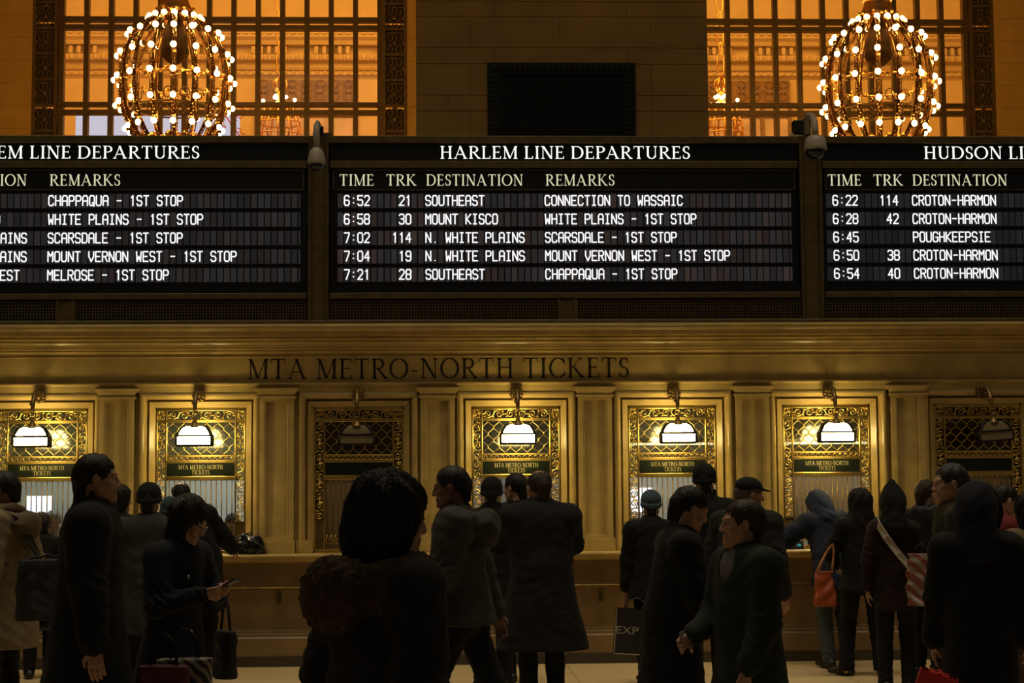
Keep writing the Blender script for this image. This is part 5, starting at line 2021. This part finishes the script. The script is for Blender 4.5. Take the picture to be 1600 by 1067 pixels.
blue = person('person in a blue hooded jacket and jeans leaning on the counter', 1305, 16.4, 1.72, 12,
              dict(coat=(0.015, 0.021, 0.042), hem=.78, hood='up', hoodsize=1.0, hoodcol=(0.020, 0.030, 0.070), hair='short', haircol=HAIRB, trousers=(0.050, 0.062, 0.075), thick=.045, folds=.008),
              dict(lean=26, side=-2, head=(0, 58, 0), hands={-1: (-.26, .46, 1.20, (-1, -.2, -.4)), 1: (.12, .48, 1.20, (1, -.2, -.4))}))
longh = person('woman with long dark hair, black jacket and heeled boots, orange handbag on her arm', 1346, 15.75, 1.645, -4,
               dict(coat=BLACK, hem=.80, hair='long', hairlen=.36, trousers=(0.008, 0.008, 0.009), thick=.022, cuff=.078), dict(head=(0, 5, 0), feet={-1: (-.17, .04), 1: (.16, -.02)}, toe={-1: 55, 1: -20}, hands={-1: (-.22, .22, 1.03, (-.7, -.8, -.4))}))
hoodp = person('person in a pointed black hood with a broad white strap across the back', 1397, 14.5, 1.655, -14,
               dict(coat=(0.016, 0.008, 0.007), hem=.70, hood='up', peak=True, hoodcol=BLACK, hair=None, trousers=BLACK, thick=.020, flare=.01), dict(head=(-8, 8, 0), hands={1: (.19, .10, .84)}, show_hands=(1,)), wide=.84)
person('brown-haired person half hidden behind the pointed black hood', 1446, 15.6, 1.725, -50,
       dict(coat=BLACK, hem=.65, hair='short', haircol=HAIRB, trousers=BLACK, scarf=(0.05, 0.045, 0.06), headscale=1.06), dict(head=(-10, 4, 0), hands={-1: (-.05, .36, 1.13)}))
prof = person('grey-templed man in profile looking left over a brown fur collar', 1497, 11.0, 1.825, 84,
              dict(coat=(0.024, 0.021, 0.012), hem=.60, hair='short', haircol=(0.020, 0.018, 0.017), trousers=BLACK, hood='down', hoodsize=1.0, fur=(0.045, 0.022, 0.012), thick=.034), dict(head=(4, 2, 0)), h=.011, hf=.0055, eyes=True)
longc = person('person in a long black hooded coat seen from behind, in front of the profile man', 1527, 9.6, 1.655, -12,
               dict(coat=BLACK, hem=.34, hood='up', hoodsize=1.10, hoodcol=NAVY, fur=(0.012, 0.010, 0.009), hair=None, trousers=BLACK, flare=.03, thick=.045), dict(head=(-16, 6, 0), hands={-1: (-.26, .12, .80)}), wide=1.0)
redp = person('person in a dark red coat lit by a phone, behind the long black hooded coat', 1562, 13.5, 1.69, -80,
              dict(coat=(0.12, 0.014, 0.016), hem=.65, hair='short', trousers=BLACK), dict(head=(0, 20, 0), hands={1: (.06, .28, 1.23), -1: (-.06, .28, 1.23)}))
tan = person('person in a tan coat cut off by the right edge', 1618, 11.2, 1.62, 8,
             dict(coat=(0.15, 0.105, 0.060), hem=.30, hair='bob', trousers=BLACK, thick=.04, folds=.007), dict(head=(10, 10, 0)))
# clerks behind the glass
person('ticket clerk in a pale shirt behind the bars of the left end window', 86, 18.3, 1.49, 175, dict(coat=(0.30, 0.34, 0.40), hem=.8, hair='short', haircol=(.3, .28, .25), trousers=NAVY, thick=.012), dict(lean=6, head=(10, 12, 0)))
person('ticket clerk in a blue shirt at the right of the window with the black bag', 372, 18.5, 1.45, 165, dict(coat=(0.10, 0.16, 0.42), hem=.8, hair='short', trousers=NAVY, thick=.012), dict(lean=14, head=(-10, 20, 0)))


# ------------------------------------------------------------------ bags, phones and other carried things
def W(info, p):
    return np.array(info['world'](p))


def soft_bag(name, label, cat, c, w, dpt, hgt, col, rz=0.0, rough=0.7, flare=1.12, folds=.006, material=None, handles=(), hmat=None, sag=.02, h=.008):
    """a soft bag whose base centre is c: body plus loop handles given as point lists in the bag's own axes"""
    f = Field((-w * .75, -dpt * 1.2, -0.03), (w * .75, dpt * 1.2, hgt + .06), h)
    for t in np.linspace(0.06, 1, 6):
        ww = w * 0.5 * (flare + (1 - flare) * t)
        dd = dpt * 0.5 * (1.05 - .45 * t)
        f.cap((-ww + dd, 0, t * hgt - sag * (1 - t)), (ww - dd, 0, t * hgt - sag * (1 - t)), dd, dd, .06, None)
    f.folds(folds, 34, 30, 26, len(label))
    f.half((0, 0, 0.0), (0, 0, -1))
    f.half((0, 0, hgt), (0, 0, 1))
    root = thing(name, tuple(c), label, cat, None, rz)
    f.mesh('bag_body', material or cloth(col, rough, 0.4), root)
    for P in handles:
        MB().tube(P, 0.009, 6).build('handle', hmat or cloth(tuple(q * 1.3 for q in col), rough, .4), root, True)
    return root


def loop(w, z0, top, y=0.0, lean=0.0):
    return [(-w, y, z0), (-w * .9, y, z0 + (top - z0) * .6), (-w * .35 + lean, y, top - .015), (lean, y, top), (w * .35 + lean, y, top - .015), (w * .9, y, z0 + (top - z0) * .6), (w, y, z0)]


def paper_bag(label, c, w, dpt, hgt, rz, col, edge=None, text=None, tcol=None, top=0.16):
    root = thing('shopping_bag', tuple(c), label, 'bag', None, rz)
    m = MB().box(-w / 2, w / 2, -dpt / 2, dpt / 2, 0, 0.006)
    for y in (-dpt / 2, dpt / 2 - .004):
        m.box(-w / 2, w / 2, y, y + .004, 0, hgt)
    for x in (-w / 2, w / 2 - .004):
        m.add([(x, -dpt / 2, 0), (x, 0, 0), (x, 0, hgt), (x, -dpt / 2, hgt), (x + .004, -dpt / 2, 0), (x + .004, 0, 0), (x + .004, 0, hgt), (x + .004, -dpt / 2, hgt)], [(0, 1, 2, 3), (7, 6, 5, 4), (0, 4, 5, 1), (2, 6, 7, 3)])
        m.add([(x, 0, 0), (x, dpt / 2, 0), (x, dpt / 2, hgt), (x, 0, hgt), (x + .004, 0, 0), (x + .004, dpt / 2, 0), (x + .004, dpt / 2, hgt), (x + .004, 0, hgt)], [(0, 1, 2, 3), (7, 6, 5, 4), (0, 4, 5, 1), (2, 6, 7, 3)])
    body = m.build('bag_body', mat('paper', col, 0.45), root)
    if edge:
        e = MB()
        for x in (-w / 2, w / 2):
            e.tube([(x, -dpt / 2, 0), (x, -dpt / 2, hgt)], 0.005, 5)
        e.tube([(-w / 2, -dpt / 2, 0), (w / 2, -dpt / 2, 0)], 0.005, 5)
        e.build('edge_trim', mat('paper_edge', edge, 0.6), root)
    for y in (-dpt / 2 + .004, dpt / 2 - .004):
        MB().tube(loop(w * .26, hgt - .01, hgt + top, y), 0.006, 6).build('handle', mat('bag_cord', tuple(min(1, q * 2 + .02) for q in col), .7), root, True)
    if text:
        vs_, fs_ = serif_plain(text[0])
        xs_, ys_ = [v[0] for v in vs_], [v[1] for v in vs_]
        x0, x1, z0, z1 = text[1:]
        t = MB()
        t.add([(x0 + (a - min(xs_)) / (max(xs_) - min(xs_)) * (x1 - x0), -dpt / 2 - .001, z0 + (b - min(ys_)) / (max(ys_) - min(ys_)) * (z1 - z0)) for a, b in vs_], fs_)
        t.build('bag_lettering', mat('bag_print', tcol, .6), body)
    return root


def serif_plain(text):
    cu = bpy.data.curves.new('lettering', 'FONT')
    cu.body = text
    cu.offset = 0.01
    ob = bpy.data.objects.new('lettering', cu)
    COL.objects.link(ob)
    bpy.context.view_layer.update()
    dg = bpy.context.evaluated_depsgraph_get()
    me = ob.evaluated_get(dg).to_mesh()
    vs = [(v.co.x, v.co.y) for v in me.vertices]
    fs = [tuple(p.vertices) for p in me.polygons]
    ob.evaluated_get(dg).to_mesh_clear()
    bpy.data.objects.remove(ob)
    bpy.data.curves.remove(cu)
    return vs, fs


def grip(info, sx):
    """the middle of a closed hand"""
    return W(info, info['WR'][sx] + info['hdir'][sx] * 0.085 * info['s'])


# black shopping bag lettered EXP in the left hand of the teal hat
g = grip(teal, -1)
hgt = 0.385
pb = paper_bag('black shopping bag with white edges lettered EXP, held by the person in the teal hat', (0, 0, 0), 0.34, 0.12, hgt, 0.0, (0.008, 0.008, 0.010), (0.35, 0.30, 0.24),
               ('EXP', -0.165, 0.03, 0.17, 0.235), (0.30, 0.28, 0.25), 0.10)
pc = at(988, 996, g[1] - 0.02)
pb.location = (pc[0] - .01, g[1] - 0.16, g[2] - hgt - 0.09)
pb.rotation_euler = (0, math.radians(4), 0)

# orange handbag on the arm of the long-haired woman
q = at(1289, 947, -1.56)
soft_bag('handbag', 'orange leather handbag hanging from the arm of the long-haired woman', 'handbag', q, 0.125, 0.12, 0.31, (0.30, 0.055, 0.014), 0.1, 0.45, 1.85, .008,
         handles=([(-.07, -.02, .29), (-.02, -.01, .40), (.05, 0, .52), (.09, .02, .55), (.10, .02, .48), (.08, 0, .36), (.07, 0, .29)], [(-.075, .02, .29), (-.02, .03, .39), (.05, .03, .50), (.09, .03, .53), (.10, .03, .47), (.085, .02, .36), (.075, .02, .29)]), hmat=cloth((0.38, 0.17, 0.07), .5, .4))

# white strap and bag of the pointed hood
def strap_bag(info, label, shoulder, hipside, sx, col, bagcol, width, back=True):
    """flat strap from one shoulder over the back to a small bag on the other hip (one thing: bag and strap)"""
    s = info['s']
    yb = -1 if back else 1
    root = thing('shoulder_bag', W(info, (sx * .22 * s, -.02, .80 * s)), label, 'bag', None, info['root'].rotation_euler.z)
    o = np.array((sx * .22 * s, -.02, .80 * s))
    pts = [info['up'](p) for p in ((-sx * .10, .10, 1.46), (-sx * .125, .0, 1.505), (-sx * .11, -.12, 1.44), (-sx * .06, -.175, 1.34), (sx * .03, -.188, 1.20), (sx * .12, -.185, 1.08), (sx * .21, -.13, .98), (sx * .245, -.03, .93))]
    m = MB()
    up_ = np.array([0, 0, 1.0])
    P = [p - o for p in pts]
    L = len(P)
    vs, fs = [], []
    for i, p in enumerate(P):
        t = P[min(i + 1, L - 1)] - P[max(i - 1, 0)]
        t = t / np.linalg.norm(t)
        nrm = np.array([p[0] + o[0], p[1] + o[1] * 0, 0.0])
        nrm = nrm / (np.linalg.norm(nrm) + 1e-6)
        b = np.cross(t, nrm)
        b = b / (np.linalg.norm(b) + 1e-6)
        for a, e in ((-1, 0), (1, 0), (1, 1), (-1, 1)):
            vs.append(p + b * a * width / 2 + nrm * (0.012 * e + .012))
    for i in range(L - 1):
        for k in range(4):
            fs.append((i * 4 + k, i * 4 + (k + 1) % 4, i * 4 + 4 + (k + 1) % 4, i * 4 + 4 + k))
    fs += [(3, 2, 1, 0), tuple((L - 1) * 4 + k for k in range(4))]
    m.add(vs, fs)
    m.build('strap', cloth(col, .6, .3), root)
    f = Field((-.12, -.2, -.16), (.14, .2, .2), .010)
    f.cap((.085, -.09, .08), (.085, .07, .08), .05, .05, .05).cap((.085, -.10, -.05), (.085, .08, -.05), .055, .055, .08)
    f.mesh('bag_body', cloth(bagcol, .6, .3), root)
    return root


strap_bag(hoodp, 'crossbody bag with a broad white strap over the back of the pointed black hood', 0, 0, 1, (0.34, 0.29, 0.24), BLACK, 0.055)
strap_bag(man_cream, 'black shoulder bag with a black strap over the back of the cream coat', 0, 0, 1, BLACK, BLACK, 0.05)
q = at(72, 968, -5.35)
soft_bag('duffel_bag', 'large black bag hanging between the cream coat and the tall man', 'bag', q, 0.36, 0.20, 0.40, BLACK, 0.5, handles=(loop(.12, .38, .43), ))

# white and red plastic bag between the pointed hood and the long black coat
m_, nt_, p_ = new_mat('striped_plastic')
tc_ = nt_.nodes.new('ShaderNodeTexCoord')
wv = nt_.nodes.new('ShaderNodeTexWave')
wv.bands_direction = 'DIAGONAL'
wv.inputs['Scale'].default_value = 5.5
wv.inputs['Distortion'].default_value = 1.5
rp = nt_.nodes.new('ShaderNodeValToRGB')
rp.color_ramp.interpolation = 'CONSTANT'
rp.color_ramp.elements[0].color = (0.17, 0.035, 0.03, 1)
rp.color_ramp.elements[1].position = 0.45
rp.color_ramp.elements[1].color = (0.24, 0.19, 0.155, 1)
nt_.links.new(tc_.outputs['Object'], wv.inputs['Vector'])
nt_.links.new(wv.outputs['Fac'], rp.inputs['Fac'])
nt_.links.new(rp.outputs['Color'], p_.inputs['Base Color'])
p_.inputs['Roughness'].default_value = 0.4
q = at(1441, 946, -3.02)
soft_bag('plastic_bag', 'white and red striped plastic bag beside the pointed black hood', 'bag', q, 0.22, 0.12, 0.42, BLACK, -0.4, material=m_, folds=.010, handles=(loop(.05, .40, .50),))

# red bag at the bottom, in front of the long black coat
q = at(1449, 1205, -8.0)
paper_bag('bright red shopping bag at the lower right, held low beside the long black coat', (q[0] - .07, -8.0, at(1449, 1184, -8.0)[2]), 0.20, 0.12, 0.46, -0.25, (0.40, 0.010, 0.012), top=0.015).rotation_euler[1] = math.radians(18)

# zebra and dark red tote at the lower left, black tote and phone of the woman with glasses
m_, nt_, p_ = new_mat('zebra_cloth')
tc_ = nt_.nodes.new('ShaderNodeTexCoord')
wv = nt_.nodes.new('ShaderNodeTexWave')
wv.bands_direction = 'DIAGONAL'
wv.inputs['Scale'].default_value = 9
wv.inputs['Distortion'].default_value = 5
wv.inputs['Detail Scale'].default_value = 1.2
rp = nt_.nodes.new('ShaderNodeValToRGB')
rp.color_ramp.interpolation = 'CONSTANT'
rp.color_ramp.elements[0].color = (0.006, 0.006, 0.006, 1)
rp.color_ramp.elements[1].position = 0.5
rp.color_ramp.elements[1].color = (0.20, 0.17, 0.13, 1)
nt_.links.new(tc_.outputs['Object'], wv.inputs['Vector'])
nt_.links.new(wv.outputs['Fac'], rp.inputs['Fac'])
nt_.links.new(rp.outputs['Color'], p_.inputs['Base Color'])
p_.inputs['Roughness'].default_value = 0.7
Yz = -8.05
q = at(287, 1130, Yz)
tz = soft_bag('tote_bag', 'zebra-striped tote bag at the lower left, by the woman with the phone', 'bag', q, 0.26, 0.14, 0.33, BLACK, 0.15, material=m_, handles=(loop(.07, .32, .48),), hmat=cloth(BLACK))
q = at(254, 1128, Yz - 0.21)
soft_bag('tote_bag', 'dark red tote bag at the lower left, beside the zebra-striped one', 'bag', q, 0.24, 0.12, 0.28, (0.055, 0.007, 0.012), -0.1, handles=(loop(.07, .27, .44),), hmat=cloth(BLACK))
q = at(352, 1060, -7.15)
soft_bag('tote_bag', 'black tote bag hanging from the arm of the woman with the phone', 'bag', q, 0.145, 0.09, 0.27, BLACK, -0.9, handles=([(-.05, 0, .26), (-.03, 0, .38), (.0, .0, .50), (.03, 0, .38), (.05, 0, .26)],), flare=1.05)
gp = 0.5 * (grip(wphone, 1) + grip(wphone, -1))
ph = thing('phone', tuple(gp + np.array([.012, 0, .0])), 'dark phone in the hands of the woman with glasses', 'phone', None, wphone['root'].rotation_euler.z)
MB().box(-.035, .035, -.02, .125, -.004, .006).build('phone_body', M['black'], ph, False, 0.003)
MB().box(-.031, .031, -.01, .12, .006, .0075).build('phone_screen', M['panel_black'], ph)
ph.rotation_euler[0] = math.radians(25)
# her glasses and coat buttons
hd = wphone['hd']
g = MB()
for sx in (-1, 1):
    c = np.array((sx * .032, .098, -.002))
    g.tube([tuple(hd(c + np.array([.022 * math.cos(k * .5236), -.10 * (.022 * math.cos(k * .5236)) * sx, .018 * math.sin(k * .5236)]))) for k in range(12)], 0.0018, 5, closed=True)
    g.tube([tuple(hd((sx * .054, .094, .002))), tuple(hd((sx * .076, .05, .004))), tuple(hd((sx * .082, -.01, .004)))], 0.0018, 5)
g.tube([tuple(hd((-.010, .101, .0))), tuple(hd((.010, .101, .0)))], 0.0018, 5)
g.build('glasses', mat('glasses_rim', (0.35, 0.33, 0.30), 0.2, 0.9), wphone['root'], True)
for k in range(5):
    z = 1.30 - k * .155
    MB().ball(tuple(np.array([.075, .178 + .012 * k, z]) * wphone['s']), (.011, .007, .011), 8, 5).build('button', mat('button', (.45, .42, .36), .25, .6), wphone['root'], True)

# white-edged black bag of the man in the cap
q = at(214, 1020, -3.33)
paper_bag('flat black bag with a pale edge beside the charcoal overcoat', (q[0] - .02, -3.33, q[2]), 0.17, 0.06, 0.22, 0.0, (0.006, 0.006, 0.006), (0.34, 0.29, 0.2), top=0.22)

# black shiny bag on the ledge
f = Field((-.2, -.12, -.01), (.2, .12, .24), .008)
f.ell((0, 0, .06), (.145, .075, .10), None, .04).ell((-.05, 0, .12), (.08, .06, .07), None, .05).ell((.07, 0, .10), (.07, .055, .075), None, .05).ell((.10, 0, .04), (.06, .06, .06), None, .04)
f.folds(.010, 45, 40, 42, 3)
f.half((0, 0, 0), (0, 0, -1))
q = at(389, 864, -0.14)
bb = thing('plastic_bag', (q[0], -0.14, ZL + .001), 'crumpled shiny black bag standing on the counter ledge', 'bag')
f.mesh('bag_body', mat('shiny_black', (0.006, 0.006, 0.007), 0.18), bb)
MB().tube([(-.05, 0, .16), (-.03, .0, .20), (.02, 0, .205), (.05, 0, .15)], .007, 6).build('handle', mat('shiny_black', (0.006, 0.006, 0.007), 0.18), bb, True)

# card reader with a teal display on the ledge
q = at(1242, 852, -0.10)
cr = thing('card_reader', (q[0], -0.10, ZL + .001), 'small black card reader with a glowing teal display on the ledge', 'card reader')
MB().taper(-.085, .085, -.035, .05, 0, .085, .92, .5).build('reader_body', M['black'], cr, False, .004)
t = MB()
put_strokes(t, '12.79', -0.052, 0.030, 0.0205, 0.022, -0.034, .003)
t.build('reader_display', M['teal'], cr)

# phone light of the red coat, phone of the half-hidden person, slip in the hand of the man in green
M['phone_glow'] = emit('phone_glow', (0.45, 0.60, 1.0), 2.2)
q = at(1586, 829, -3.75)
ph = thing('phone', tuple(q), 'phone with a glowing bluish screen held up by the dark red coat', 'phone', None, 0.3)
MB().box(-.03, .03, 0, .009, -.06, .06).build('phone_body', M['black'], ph, False, .003)
MB().box(-.018, .018, -.001, 0, -.045, .045).build('phone_screen', M['phone_glow'], ph)
q = at(1437, 848, -1.75)
ph = thing('phone', tuple(q), 'small dark phone held by the half-hidden brown-haired person', 'phone', None, 0.2)
MB().box(-.05, .05, 0, .01, -.03, .03).build('phone_body', M['black'], ph, False, .003)
MB().box(-.04, -.02, -.001, 0, -.012, .0).build('phone_screen', M['phone_glow'], ph)
g = grip(green, 1)
sl = thing('paper_slip', tuple(g), 'small folded paper in the hand of the man in green', 'paper', None, 1.2)
MB().box(-.05, .05, -.002, .002, -.02, .06).build('paper_sheet', mat('paper_sheet', (0.32, 0.30, 0.27), .8), sl)
